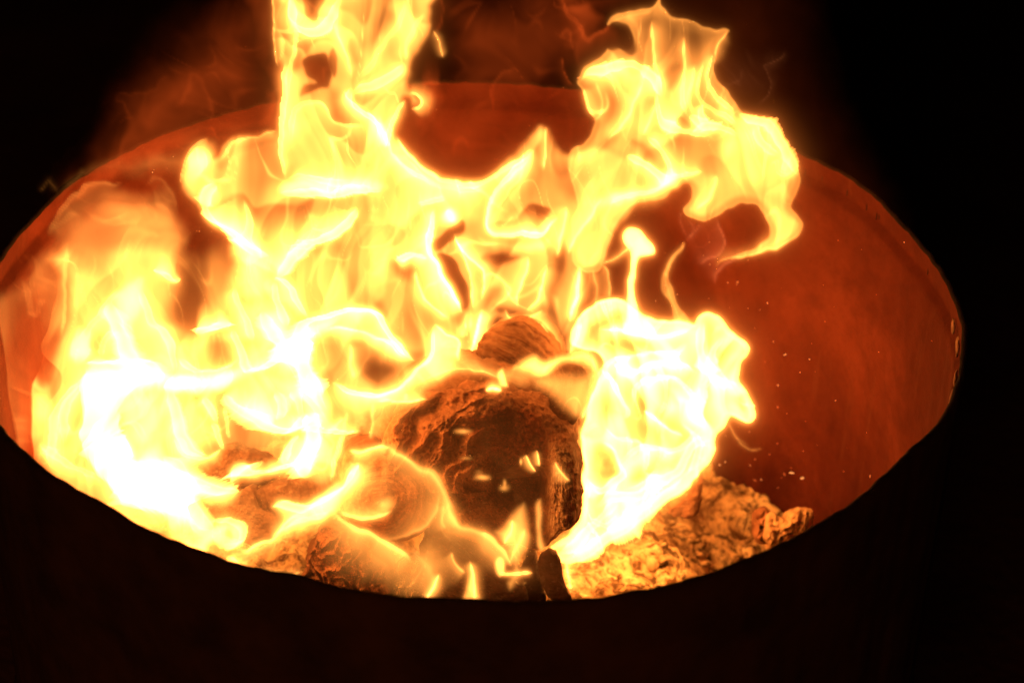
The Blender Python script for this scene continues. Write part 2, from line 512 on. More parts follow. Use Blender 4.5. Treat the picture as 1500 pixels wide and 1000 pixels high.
BIG = [(556,668),(562,640),(578,612),(606,588),(640,574),(680,567),(720,560),(752,570),(790,588),(822,616),(842,648),(850,690),(852,730),(846,765),(822,780),(800,800),(784,806),(760,796),(720,798),(684,790),(652,775),(628,740),(600,712),(572,695)]
big = empty('charred_log', tuple(at_y(705., 690., .05)))
tag(big, 'big charred log with hollow burnt end in the middle of the fire', 'log')
lb = lump('burnt_end', BIG, -.045, M_LOG, .010, .13, 31, relief_big, nr=170, nt=420, axis=(.02, .93, -.36), rough=.0018, rs_=.016, taper=.1, attrs={'coal': coal_mask, 'bare': bare_mask})
lb.parent = big; lb.matrix_parent_inverse = Matrix.Translation(-big.location)
# bark crust lying over the back of the big log
cr = lump('bark_crust', [(560,640),(566,600),(590,570),(630,552),(680,545),(726,552),(770,566),(820,600),(845,640),(830,680),(760,700),(640,700)], -.012, M_CHAR2, .012, .12, 37, nr=60, nt=200, axis=(.02, .93, -.36), rough=.003, rs_=.02)
cr.parent = big; cr.matrix_parent_inverse = Matrix.Translation(-big.location)

def relief_rings(cx, cy_, s=9., amp=.0012):
    def f(px, py):
        rr_ = np.hypot(px - cx, (py - cy_)) + 5 * noise2(px / 30, py / 30, 41)
        return amp * noise2(rr_ / s, np.arctan2(py - cy_, px - cx) * .6, 42) + .4 * amp * noise2(rr_ / 2.5, np.arctan2(py - cy_, px - cx) * 2, 43)
    return f

o = lump('log', [(696,545),(698,512),(708,490),(728,477),(752,470),(778,475),(800,492),(815,515),(820,545),(812,580),(780,600),(740,600),(708,580)], .06, M_CHAR2, .012, .12, 44, relief_rings(690, 620, 8.), nr=70, nt=200, axis=(.1, .9, -.45), rough=.0015)
tag(o, 'brown round log end standing behind the big charred log', 'log')
o = lump('log', [(790,590),(788,555),(805,535),(832,530),(854,538),(864,560),(856,594),(840,622),(820,630),(800,615)], .0, M_CHAR2, .012, .10, 46, relief_rings(760, 560, 7.), nr=60, nt=160, axis=(.1, .9, -.45))
tag(o, 'scorched log end half hidden by white flame beside the big charred log', 'log')
o = lump('log', [(500,700),(508,672),(535,660),(575,668),(612,688),(636,714),(642,742),(628,772),(598,790),(560,792),(522,775),(502,740)], -.055, M_CHAR3, .016, .10, 48, relief_rings(560, 730, 8.), nr=90, nt=220, axis=(-.1, .9, -.45), rough=.002)
tag(o, 'small round log end left under the big charred log', 'log')
def relief_grain(px, py):
    a = (px - 650) * .62 - (py - 770) * .78
    b = (px - 650) * .78 + (py - 770) * .62
    return .0014 * noise2(a / 5, b / 60, 51) + .0007 * noise2(a / 2, b / 30, 52)
o = lump('log', [(618,800),(630,768),(655,760),(695,772),(728,792),(752,822),(768,852),(772,890),(740,915),(680,915),(630,890),(614,845)], -.03, M_CHAR4, .016, .08, 53, relief_grain, nr=80, nt=200, axis=(.0, .8, -.6), rough=.002)
tag(o, 'half burnt log with diagonal grain lying below the big charred log', 'log')
o = lump('wood_chip', [(789,832),(794,814),(808,807),(820,818),(824,836),(830,862),(838,880),(812,882),(796,862)], -.04, M_CHAR4, .005, .03, 57, nr=30, nt=80)
tag(o, 'small grey charred wood chip standing against the drum edge', 'wood chip')
o = lump('wood_chip', [(742,870),(748,848),(766,830),(776,800),(784,806),(790,840),(800,880),(770,890)], -.02, M_CHAR, .006, .03, 58, nr=30, nt=80)
tag(o, 'black splinter under the hollow of the big charred log', 'wood chip')

o = lump('charred_piece', [(272,700),(285,682),(308,668),(326,656),(342,650),(356,655),(372,660),(388,668),(402,682),(400,700),(372,712),(330,715),(296,712)], .02, M_CHAR4, .006, .04, 61, nr=50, nt=160, rough=.003, rs_=.012, pw=5)
tag(o, 'flat charred piece of wood at the back of the left pile', 'charred wood')
o = lump('charred_piece', [(360,742),(372,720),(396,708),(424,702),(452,696),(470,706),(472,730),(450,745),(420,752),(385,755)], -.01, M_CHAR4, .009, .05, 63, relief_rings(350, 730, 6.), nr=50, nt=160, rough=.002, pw=4)
tag(o, 'charred piece with curved grain beside the white licking flame', 'charred wood')
o = lump('charred_piece', [(278,745),(292,732),(320,727),(346,722),(358,716),(370,722),(380,742),(398,752),(406,768),(398,790),(376,800),(350,790),(318,778),(288,765)], -.03, M_CHAR4, .008, .05, 65, nr=60, nt=180, rough=.0035, rs_=.014, pw=5)
tag(o, 'jagged charred piece with a raised corner in the left pile', 'charred wood')

def relief_bark(px, py):
    a = px + 10 * noise2(px / 24, py / 24, 71); b = py + 10 * noise2(px / 24, py / 24, 72)
    rid = 1 - np.abs(noise2(a / 15, b / 22, 73)) * 2.4
    rid2 = 1 - np.abs(noise2(a / 6, b / 9, 74)) * 2.2
    return .006 * rid + .0025 * rid2 + .0008 * noise2(px / 2.4, py / 2.4, 75)
o = lump('bark_chunk', [(432,856),(446,836),(452,812),(462,790),(468,774),(486,768),(508,776),(530,784),(552,796),(570,816),(580,842),(572,872),(552,892),(500,896),(452,880)], -.03, M_CHAR3, .014, .05, 76, relief_bark, nr=110, nt=280, rough=.004, rs_=.012)
tag(o, 'crumpled reddish burnt bark chunk against the drum edge', 'bark')
o = lump('bark_chunk', [(575,872),(578,842),(586,822),(606,815),(622,830),(624,860),(612,890),(590,892)], -.035, M_ASH, .010, .04, 79, relief_bark, nr=60, nt=150, rough=.003, rs_=.01)
tag(o, 'pale ash covered bark lump right of the crumpled bark', 'bark')
o = lump('ember_block', [(980,752),(984,730),(998,702),(1012,692),(1026,688),(1029,705),(1027,732),(1016,756)], .10, M_CHAR2, .006, .03, 81, nr=40, nt=100)
tag(o, 'upright burnt block standing in the ash under the white flame', 'charred wood')
o = lump('bark_curl', [(1118,790),(1122,765),(1132,752),(1150,760),(1162,748),(1178,745),(1190,752),(1186,772),(1170,792),(1140,805)], .09, M_BARK, .007, .03, 83, lambda a, b: .22 * relief_bark(a, b), nr=60, nt=160, rough=.004, rs_=.008)
tag(o, 'ragged curl of pale burnt bark leaning on the right inner wall', 'bark')
o = lump('bark_curl', [(1108,790),(1104,768),(1110,750),(1124,745),(1130,758),(1128,780),(1120,796)], .10, M_CHAR3, .006, .03, 85, relief_bark, nr=40, nt=100, rough=.003, rs_=.008)
tag(o, 'dark reddish bark lump beside the pale bark curl', 'bark')

# ------------------------------------------------------------------ flames
# A flame is a thin folded sheet of glowing gas. Each one is a closed body of real thickness standing at its own
# depth in the drum; what is seen is the light gathered along the path through it.
STEP = 1.8

def blur(a, r):
    n = max(1, int(round(r)))
    for _ in range(3):
        for ax_ in (0, 1):
            k = 2 * n + 1
            pad = [(0, 0), (0, 0)]; pad[ax_] = (n + 1, n)
            c = np.cumsum(np.pad(a, pad), axis=ax_)
            a = (np.take(c, np.arange(k, c.shape[ax_]), axis=ax_) - np.take(c, np.arange(0, c.shape[ax_] - k), axis=ax_)) / k
    return a

class Flame:
    def __init__(s, box, seed, step=STEP, warp=1.0):
        s.box, s.seed, s.step = box, seed, step
        x0, y0, x1, y1 = box
        s.xs = np.arange(x0, x1 + step, step); s.ys = np.arange(y0, y1 + step, step)
        s.X, s.Y = np.meshgrid(s.xs, s.ys)
        X, Y = s.X, s.Y
        s.Xw = X + warp * (4.5 * noise2(X / 42, Y / 52, seed) + 1.8 * noise2(X / 15, Y / 19, seed + 1))
        s.Yw = Y + warp * (4.5 * noise2(X / 42, Y / 52, seed + 2) + 1.8 * noise2(X / 15, Y / 19, seed + 3))
        s.base = np.zeros_like(X); s.rid = np.zeros_like(X)
    def win(s, P, m):
        x0, y0 = P.min(0) - m; x1, y1 = P.max(0) + m
        i0 = max(0, int((y0 - s.ys[0]) / s.step)); i1 = min(len(s.ys), int((y1 - s.ys[0]) / s.step) + 2)
        j0 = max(0, int((x0 - s.xs[0]) / s.step)); j1 = min(len(s.xs), int((x1 - s.xs[0]) / s.step) + 2)
        return slice(i0, max(i0, i1)), slice(j0, max(j0, j1))
    def sdf(s, poly, m, smooth=True):
        P = catmull(poly, 4) if smooth else np.asarray(poly, float)
        w = s.win(P, m + 6)
        x, y = s.Xw[w], s.Yw[w]
        d2 = np.full(x.shape, 1e9); ins = np.zeros(x.shape, bool)
        A = P; Bp = np.roll(P, -1, 0)
        for (ax_, ay_), (bx_, by_) in zip(A, Bp):
            ex, ey = bx_ - ax_, by_ - ay_
            L2 = ex * ex + ey * ey + 1e-9
            t = np.clip(((x - ax_) * ex + (y - ay_) * ey) / L2, 0, 1)
            d2 = np.minimum(d2, (x - ax_ - t * ex) ** 2 + (y - ay_ - t * ey) ** 2)
            if ay_ != by_:
                c = ((ay_ > y) != (by_ > y)) & (x < (bx_ - ax_) * (y - ay_) / (by_ - ay_) + ax_)
                ins ^= c
        d = np.sqrt(d2)
        return w, np.where(ins, d, -d)      # positive inside
    def fill(s, poly, L, soft=10, out=0, mode='max'):
        w, d = s.sdf(poly, out + 2)
        v = L * sstep(-out, soft * 1.5, d) ** 1.3
        s.base[w] = np.maximum(s.base[w], v) if mode == 'max' else s.base[w] + v
        return s
    def add(s, poly, L, soft=10, out=3):
        return s.fill(poly, L, soft, out, 'add')
    def limb(s, poly, L, w_):
        """the sheet turns away from the eye at its outline: a longer path"""
        w, d = s.sdf(poly, 3)
        s.rid[w] += L * np.exp(-np.clip(d, 0, None) / w_) * sstep(-1.5, 2.5, d)
        return s
    def hole(s, poly, f, soft=6):
        w, d = s.sdf(poly, soft + 2)
        m = sstep(-soft * 1.1, soft * 1.1, d)
        s.base[w] *= 1 - (1 - f) * m
        return s
    def cut(s, poly, f, soft=5):
        w, d = s.sdf(poly, soft + 2)
        m = sstep(-soft * .5, soft * .5, d)
        s.base[w] *= 1 - (1 - f) * m; s.rid[w] *= 1 - (1 - f) * m
        return s
    def ridge(s, pts, L, wl, wr=None, taper=.18):
        wr = wl if wr is None else wr
        P = catmull(pts, 5, False)
        w = s.win(P, 7 * max(wl, wr) + 4)
        x, y = s.Xw[w], s.Yw[w]
        if x.size == 0: return s
        d2 = np.full(x.shape, 1e9); side = np.zeros(x.shape); par = np.zeros(x.shape)
        seg = np.linalg.norm(np.diff(P, axis=0), axis=1); cum = np.concatenate([[0], np.cumsum(seg)]); tot = cum[-1]
        for k in range(len(P) - 1):
            ax_, ay_ = P[k]; ex, ey = P[k + 1] - P[k]
            L2 = ex * ex + ey * ey + 1e-9
            t = np.clip(((x - ax_) * ex + (y - ay_) * ey) / L2, 0, 1)
            qx, qy = x - ax_ - t * ex, y - ay_ - t * ey
            q = qx * qx + qy * qy
            m = q < d2
            d2[m] = q[m]
            side[m] = (qx * ey - qy * ex)[m]          # positive on the left of travel as seen
            par[m] = ((cum[k] + t * seg[k]) / tot)[m]
        d = np.sqrt(d2)
        mod = 1 + .35 * noise2(par * tot / 40, par * 0 + 2.2, s.seed + len(pts))
        wid = np.where(side > 0, wl, wr) * (.75 + .25 * mod)
        wid = wid * (.55 + .45 * np.sin(np.pi * np.clip(par, 0, 1)) ** .6)
        big_ = max(wl, wr); tail = np.where(np.where(side > 0, wl, wr) >= big_ * .98, 2.6, .9) if wl != wr else 1.8
        prof = .72 / (1 + (d / (.40 * wid)) ** 2) ** 2 + .36 / (1 + (d / (tail * wid)) ** 2) ** 1.6
        prof = np.where(d > 6.8 * np.maximum(wl, wr), 0, prof * sstep(6.5, 3.0, d / wid))
        ends = sstep(0, taper, par) * sstep(0, taper, 1 - par) if taper > 0 else 1
        s.rid[w] += L * prof * ends * mod
        return s
    def spot(s, x, y, rx, ry, L, ang=0):
        w = s.win(np.array([[x, y]]), 3.2 * max(rx, ry))
        dx, dy = s.Xw[w] - x, s.Yw[w] - y
        c, sn = math.cos(ang), math.sin(ang)
        a = (dx * c + dy * sn) / rx; b = (-dx * sn + dy * c) / ry
        s.rid[w] += L * np.exp(-(a * a + b * b)) * sstep(9, 5, a * a + b * b)
        return s
    def texture(s, lo=.55, amp=1.0, fold=1.0, sc=1.0):
        """folds and streaks of the sheet: noise carried along by an uneven upward draught"""
        X, Y = s.X / sc, s.Y / sc; sd = s.seed * 3
        x, y = X.copy(), Y * .72
        for k, (a, l) in enumerate(((32, 140), (17, 70), (7, 32))):
            nx = noise2(x / l, y / l, sd + k); ny = noise2(x / l, y / l, sd + 10 + k)
            x = x + a * nx; y = y + a * ny
        tot = np.zeros_like(X); wsum = 0
        for k, (l, fr, wt) in enumerate(((150, 2.3, 1.0), (96, 2.0, .7))):
            fq = noise2(x / l, y / (l * 1.7), sd + 20 + k) * fr + k * .37
            q = fq - np.floor(fq)
            tot += wt * (1 - q) ** 1.4 * sstep(0, .10, q); wsum += wt
        fo = tot / wsum
        lines = 0
        for k, (l, wd) in enumerate(((130, .016), (90, .017), (64, .017), (44, .018))):
            fq = noise2(x / l + 3.3, y / (l * 1.9), sd + 40 + k)
            lines = lines + np.exp(-(fq / wd) ** 2) * sstep(0, .5, noise2(X / 70, Y / 70, sd + 50 + k))
        st = noise2(x / 9, y / 110, sd + 60)
        msk = .45 + .55 * sstep(-.35, .35, noise2(X / 110, Y / 110, sd + 64))
        soft = .5 * noise2(x / 60, y / 90, sd + 66)
        return np.clip(lo + amp * (fold * (1.5 * fo * msk + .45 * (1 - msk)) + .75 * lines + .12 * st + soft * .6), .08, 4)
    def wisp(s, sc=1.0):
        X, Y = s.X / sc, s.Y / sc; sd = s.seed * 3
        x, y = X.copy(), Y.copy()
        for k, (a, l) in enumerate(((50, 130), (28, 65), (12, 36))):
            nx = noise2(x / l, y / l, sd + k); ny = noise2(x / l, y / l, sd + 10 + k)
            x = x + a * nx; y = y + a * ny
        n = .85 + .65 * noise2(x / 120, y / 95, sd + 30) + .32 * noise2(x / 48, y / 40, sd + 31) + .12 * noise2(x / 18, y / 16, sd + 32)
        ln = 0
        for k, l in enumerate((120, 80, 54)):
            fq = noise2(x / l, y / l, sd + 40 + k)
            ln = ln + np.exp(-(fq / .045) ** 2) * sstep(-.1, .5, noise2(X / 60, Y / 60, sd + 50 + k))
        return .85 * np.clip(n, .2, 2) + .55 * ln
    def sheet(s, name, th, X, Y, Yd, mat):
        P = at_y(X, Y, Yd)
        on = th > 0
        cell = on[:-1, :-1] | on[1:, :-1] | on[:-1, 1:] | on[1:, 1:]
        th = np.maximum(th, 3e-5)
        F = P - FWD * (th / 2)[..., None]; Bk = P + FWD * (th / 2)[..., None]
        use = np.zeros_like(on)
        use[:-1, :-1] |= cell; use[1:, :-1] |= cell; use[:-1, 1:] |= cell; use[1:, 1:] |= cell
        nf = int(use.sum())
        fi = np.full(on.shape, -1); fi[use] = np.arange(nf)
        V = np.concatenate([F[use], Bk[use]])
        a = (slice(0, -1), slice(0, -1)); b = (slice(1, None), slice(0, -1)); c = (slice(1, None), slice(1, None)); d = (slice(0, -1), slice(1, None))
        va, vb, vc, vd = fi[a][cell], fi[b][cell], fi[c][cell], fi[d][cell]
        tri = [np.stack([va, vb, vc], 1), np.stack([va, vc, vd], 1), nf + np.stack([va, vc, vb], 1), nf + np.stack([va, vd, vc], 1)]
        # close the sheet along its outline with a hair-thin wall
        pc = np.pad(cell, 1)
        def wall(i0, i1):
            tri.append(np.stack([i0, nf + i0, nf + i1], 1)); tri.append(np.stack([i0, nf + i1, i1], 1))
        for m_, e0, e1 in ((cell & ~pc[1:-1, :-2], a, b), (cell & ~pc[2:, 1:-1], b, c), (cell & ~pc[1:-1, 2:], c, d), (cell & ~pc[:-2, 1:-1], d, a)):
            wall(fi[e0][m_], fi[e1][m_])
        o = mesh_obj(name, V, np.zeros((0, 4)), mat, smooth=False, tris=np.concatenate(tri))
        return o
    def build(s, name, label, y0, kx=0, ky=0, amp=.02, mat=None, E=None, tex=(.4, 1.0), rtex=.5, cat='flame', group=None, xc=None, yc=None, eps=.02, ampl=130., gain=1.0, halo=1.0):
        T = s.wisp(tex) if isinstance(tex, float) else s.texture(*tex)
        L = gain * ((.60 if mat is None else 1.0) * s.base * T + 1.25 * s.rid * (1 - rtex + rtex * T))
        x0, y0b, x1, y1 = s.box
        tb = np.minimum(np.minimum(s.X - x0, x1 - s.X), np.minimum(s.Y - y0b, y1 - s.Y))
        L = L + .085 * L * L
        E = E_FIRE if E is None else E
        halo_src = None
        if mat is None:
            L = .80 * L + .24 * blur(L, 3.2 / s.step)
            halo_src = np.minimum(L, 9)
        L = L * sstep(0, 14, tb)
        L = np.maximum(L - eps, 0)
        th = L / E
        xc = (x0 + x1) / 2 if xc is None else xc; yc = (y0b + y1) / 2 if yc is None else yc
        Yd = y0 + kx * (s.X - xc) / 1000 + ky * (s.Y - yc) / 1000 + amp * (noise2(s.X / ampl, s.Y / ampl, s.seed + 70) + .4 * noise2(s.X / ampl * 2.3, s.Y / ampl * 2.3, s.seed + 71))
        o = s.sheet(name, th, s.X, s.Y, Yd, mat or M_FIRE)
        if halo_src is not None and halo:
            # bloom around the flame, painted as a soft emissive body fading outwards
            q = max(1, int(round(4.5 / s.step))); mg = int(115 / (q * s.step))
            hs = np.pad(halo_src[::q, ::q], mg); st = q * s.step
            hx = s.xs[0] + (np.arange(hs.shape[1]) - mg) * st; hy = s.ys[0] + (np.arange(hs.shape[0]) - mg) * st
            HX, HY = np.meshgrid(hx, hy)
            g = halo * (.10 * blur(hs, 7 / st) + .045 * blur(hs, 17 / st) + .02 * blur(hs, 36 / st))
            g = np.maximum(g - .004, 0)
            HD = y0 + kx * (HX - xc) / 1000 + ky * (HY - yc) / 1000 + amp * (noise2(HX / ampl, HY / ampl, s.seed + 70) + .4 * noise2(HX / ampl * 2.3, HY / ampl * 2.3, s.seed + 71))
            m_ = s.sheet('flame_bloom', g / 30.0, HX, HY, HD, M_HALO)
            m_.parent = o
        tag(o, label, cat, group)
        return o

# ---- left flame: wide lobe leaning on the left inner wall
A = Flame((15, 315, 445, 850), 1)
A1 = [(58,378),(72,362),(100,351),(150,348),(210,341),(255,338),(285,328),(302,324),(287,352),(277,385),(268,412),(270,426),(262,446),(262,468),(280,480),(302,472),(325,490),(330,520),(340,560),(330,600),(345,650),(310,672),(300,690),(330,715),(320,740),(280,770),(230,800),(180,800),(130,780),(90,740),(60,700),(38,672),(31,650),(32,600),(36,560),(50,545),(64,545),(70,515),(82,480),(86,450),(84,415),(72,395)]
A.fill(A1, 3.0, 22)
A.fill([(40,560),(110,480),(250,480),(330,530),(320,600),(250,690),(330,715),(300,760),(200,790),(90,735),(36,660)], 4.2, 50)
A.fill([(240,560),(330,560),(400,615),(440,628),(440,662),(400,672),(330,664),(300,676),(260,684),(238,640)], 1.0, 14)
A.add([(125,545),(140,535),(225,535),(232,566),(200,575),(178,600),(175,622),(186,642),(192,668),(215,668),(262,682),(292,712),(262,760),(200,738),(150,705),(118,652),(122,600)], 17, 14)
A.add([(162,440),(166,425),(190,410),(214,404),(213,440),(206,465),(196,480),(205,520),(215,535),(190,520),(172,478)], 7, 10)
A.add([(110,480),(135,485),(140,520),(118,535),(98,520)], 11, 14)
A.add([(46,570),(76,565),(82,610),(60,625),(44,600)], 4, 16)
A.add([(178,578),(230,574),(250,615),(246,650),(205,658),(182,628)], 3, 12)
A.add([(228,548),(262,545),(300,546),(330,536),(362,542),(335,570),(300,574),(240,578)], 13, 9)
A.add([(195,668),(235,640),(255,670),(290,690),(300,720),(290,760),(260,770),(210,740)], 9, 16)
A.hole([(138,502),(150,480),(165,466),(179,500),(176,522),(162,528),(150,530)], .35, 8)
A.hole([(98,605),(110,572),(126,560),(123,600),(118,632),(98,655),(92,622)], .5, 10)
A.hole([(285,578),(298,580),(306,605),(312,624),(298,618),(288,602)], .12, 6)
A.hole([(195,345),(260,335),(285,335),(275,360),(235,365)], .75, 12)
A.ridge([(160,440),(170,472),(182,500),(192,520),(202,540)], 10, 3, 8)
A.ridge([(150,525),(153,503),(163,487),(173,481)], 4, 2, 3)
A.ridge([(74,690),(75,650),(82,610),(96,585),(112,562),(138,545)], 4, 2, 6)
A.ridge([(95,650),(93,615),(100,590),(120,560)], 4, 2, 4)
A.ridge([(34,655),(33,610),(38,562),(52,545)], 4, 2, 9)
A.ridge([(225,394),(240,400),(256,412),(269,408)], 6, 7, 5)
A.ridge([(206,420),(222,462),(246,496),(256,520),(257,550)], 5, 3, 10)
A.ridge([(250,572),(258,600),(268,638),(285,663),(306,667)], 8, 3, 7)
A.ridge([(300,576),(308,600),(316,622)], 6, 2, 4)
A.ridge([(327,595),(331,620),(338,642)], 4, 2.5)
A.ridge([(308,618),(318,636),(332,660)], 5, 2.5)
A.ridge([(262,640),(275,664),(300,672),(332,655)], 4, 3, 4)
A.ridge([(125,535),(150,530),(190,530),(222,540),(230,570)], 8, 4, 5)
A.ridge([(55,650),(90,672),(120,690),(150,705)], 4, 3, 4)
A.ridge([(262,520),(290,545),(330,535),(350,525)], 5, 3, 5)
A.ridge([(100,352),(95,400),(96,450),(88,500)], 1.2, 3, 9)
A.ridge([(120,500),(140,470),(160,440),(175,420)], 3, 3, 6)
A.base *= 1 - .75 * sstep(398, 345, A.Y + 8 * noise2(A.X / 50, A.Y / 50, 5)) * sstep(310, 280, A.X)
A.rid *= 1 - .6 * sstep(390, 345, A.Y) * sstep(310, 280, A.X)
A.build('flame', 'broad yellow flame with white core leaning on the left inner wall', .0, kx=-.25, ky=-.12, amp=.03, tex=(.5, .75))

# ---- sheet of flame standing behind everything on the left
Z = Flame((10, 260, 720, 780), 13)
Z.fill([(40,600),(58,430),(100,380),(200,366),(300,345),(350,330),(420,288),(560,285),(625,330),(632,400),(655,470),(665,540),(560,600),(440,680),(300,730),(150,750),(60,690)], 1.35, 30)
Z.fill([(120,480),(250,470),(340,520),(440,520),(470,600),(420,650),(300,690),(200,740),(110,680),(90,560)], 2.6, 60)
Z.hole([(262,470),(266,420),(280,370),(300,345),(306,380),(300,430),(308,470),(285,482)], .3, 12)
Z.hole([(572,385),(590,377),(606,384),(610,416),(590,412),(578,401)], .5, 10)
Z.hole([(524,496),(560,500),(588,518),(600,530),(587,545),(571,558),(555,566),(536,556),(522,541),(516,520)], .35, 14)
Z.hole([(330,610),(440,640),(440,670),(330,670)], .6, 20)
Z.build('flame', 'wide amber flame sheet standing behind the left flames', .075, kx=.05, ky=-.1, amp=.03, tex=(.15, 1.2))

# ---- low licks over the left pile
K = Flame((130, 660, 470, 860), 2)
K.fill([(150,700),(200,690),(240,720),(260,740),(300,735),(330,775),(355,790),(350,820),(420,850),(300,850),(200,790),(150,740)], 1.6, 14)
K.fill([(240,690),(330,690),(400,700),(450,690),(470,740),(420,790),(420,840),(330,830),(250,790)], .35, 40)
K.add([(238,745),(252,728),(275,725),(296,742),(305,765),(330,762),(352,765),(358,780),(352,800),(335,808),(310,800),(300,815),(275,815),(250,795),(240,770)], 9, 10)
K.hole([(250,775),(275,765),(300,780),(290,800),(262,795)], .5, 8)
K.hole([(330,775),(342,775),(345,790),(332,792)], .3, 5)
K.hole([(185,740),(215,740),(240,760),(235,790),(200,775)], .5, 10)
K.ridge([(235,668),(262,678),(275,698),(300,710),(330,718),(355,722)], 13, 3, 6)
K.ridge([(238,672),(240,700),(248,725),(270,735)], 9, 6, 8)
K.ridge([(262,728),(280,735),(295,755),(308,775)], 9, 4, 7)
K.ridge([(305,762),(335,760),(356,770),(358,785),(345,800),(320,805)], 6, 3, 6)
K.ridge([(332,714),(342,700),(350,690),(368,694),(400,685),(435,675),(455,670)], 10, 4, 4)
K.spot(352, 690, 10, 7, 10)
K.ridge([(375,688),(382,678),(384,672)], 3, 2.5)
K.ridge([(345,802),(365,805),(385,795),(400,785),(415,770),(432,758),(455,752)], 4, 4, 6)
K.ridge([(330,815),(345,828),(365,835)], 6, 7, 5)
K.ridge([(375,838),(400,842),(425,840),(445,834)], 4, 3)
K.ridge([(240,700),(280,712),(310,722)], 5, 4)
K.ridge([(165,690),(180,715),(188,735)], 8, 5)
K.spot(186, 728, 4, 8, 8)
K.build('flame', 'low white flame licking over the left pile of charred pieces', -.07, kx=-.05, ky=-.25, amp=.008, tex=(.6, .6))

# ---- web of flame left of the big log
C_ = Flame((285, 345, 700, 770), 3)
C_.fill([(380,440),(450,465),(520,455),(500,500),(480,560),(500,640),(470,700),(430,640),(370,610),(330,570),(350,520)], 3.4, 30)
C_.fill([(330,385),(400,360),(430,395),(445,465),(510,452),(555,460),(575,495),(610,530),(625,520),(636,490),(640,472),(655,488),(675,500),(680,540),(645,565),(610,575),(570,590),(552,610),(545,640),(500,640),(500,700),(470,720),(440,700),(420,690),(420,650),(440,630),(400,632),(370,614),(340,600),(325,570),(330,545),(290,545),(275,520),(300,480),(325,465)], 2.0, 14)
C_.add([(350,440),(400,428),(428,465),(432,510),(405,505),(372,505),(345,475)], 4, 16)
C_.add([(340,400),(352,375),(380,362),(395,400),(405,430),(372,445),(345,435)], 5, 14)
C_.add([(440,470),(470,466),(500,462),(490,480),(470,495),(455,520),(470,545),(485,590),(482,622),(460,642),(445,622),(435,580),(424,540),(414,515),(425,490)], 10, 13)
C_.add([(327,548),(360,542),(400,546),(440,562),(447,604),(440,624),(405,629),(375,612),(350,602),(328,580)], 3, 8)
C_.add([(625,520),(635,490),(640,474),(655,488),(672,500),(674,525),(668,548),(640,558),(612,560)], 2.5, 12)
C_.add([(440,630),(500,632),(503,680),(490,705),(455,705),(440,680)], 2.2, 10)
C_.hole([(262,515),(290,510),(315,500),(340,500),(353,520),(360,537),(346,541),(325,528),(305,536),(285,548),(266,540)], .22, 8)
C_.hole([(524,496),(560,500),(588,518),(600,530),(587,545),(571,558),(555,566),(536,556),(522,541),(516,520),(517,504)], .06, 9)
C_.hole([(408,420),(421,430),(434,456),(421,452),(410,436)], .4, 7)
C_.hole([(484,485),(505,492),(500,530),(488,560),(476,548),(482,520)], .55, 8)
C_.hole([(398,570),(410,585),(408,605),(396,608),(390,590)], .45, 8)
C_.hole([(500,560),(560,585),(552,600),(520,590)], .7, 8)
C_.ridge([(431,517),(436,495),(442,473),(470,463),(490,458),(511,453),(552,460),(562,476),(576,496),(597,517),(610,530)], 11, 3, 8, .1)
C_.ridge([(470,492),(486,481),(516,481),(548,493),(576,505),(603,529)], 6, 3, 7)
C_.ridge([(431,517),(408,528),(386,540),(360,545)], 10, 4, 10)
C_.ridge([(431,517),(412,502),(396,482),(385,455)], 9, 3, 8)
C_.ridge([(431,517),(445,540),(458,560),(470,580)], 9, 4, 8)
C_.spot(432, 517, 16, 14, 12)
C_.ridge([(400,412),(411,406),(426,421),(438,445),(452,466)], 7, 4, 6)
C_.ridge([(402,410),(404,435),(412,460),(420,480)], 7, 4, 4)
C_.ridge([(325,578),(336,592),(354,606),(375,614),(386,623),(405,631),(429,629),(445,621),(448,604)], 13, 10, 2, .08)
C_.ridge([(404,571),(413,586),(412,604),(404,614)], 6, 2, 8)
C_.ridge([(428,570),(440,590),(444,612)], 6, 3, 6)
C_.ridge([(284,490),(310,481),(338,472)], 12, 8, 6)
C_.ridge([(342,480),(352,508),(362,532),(374,550)], 7, 3, 8)
C_.ridge([(345,420),(350,450),(362,470),(370,500)], 5, 4, 8)
C_.ridge([(485,556),(515,573),(548,580),(572,572),(608,547),(629,520),(639,474)], 8, 4, 8, .12)
C_.ridge([(639,473),(655,489),(672,500),(672,530)], 6, 2, 7)
C_.ridge([(515,500),(513,530),(520,555)], 2.5, 7, 6)
C_.ridge([(438,629),(480,631),(515,632),(532,632)], 7, 3, 1.5)
C_.ridge([(548,588),(590,588),(615,587),(628,586)], 5, 4, 2)
C_.ridge([(593,586),(594,580),(594,575)], 2.5, 4)
C_.ridge([(548,590),(546,620),(544,646)], 1.6, 6, 4)
C_.ridge([(455,605),(458,645),(447,680),(447,698)], 12, 9, 9, .1)
C_.ridge([(418,684),(420,656),(436,634)], 8, 3, 9)
C_.ridge([(499,626),(494,660),(488,706)], 4, 2, 2)
C_.ridge([(510,600),(500,640),(496,680)], 2, 3, 3)
C_.ridge([(475,640),(488,625),(505,612)], 3, 5)
C_.build('flame', 'bright web of crossing flame sheets beside the big charred log', -.045, kx=-.02, ky=-.1, amp=.018, tex=(.5, .75))

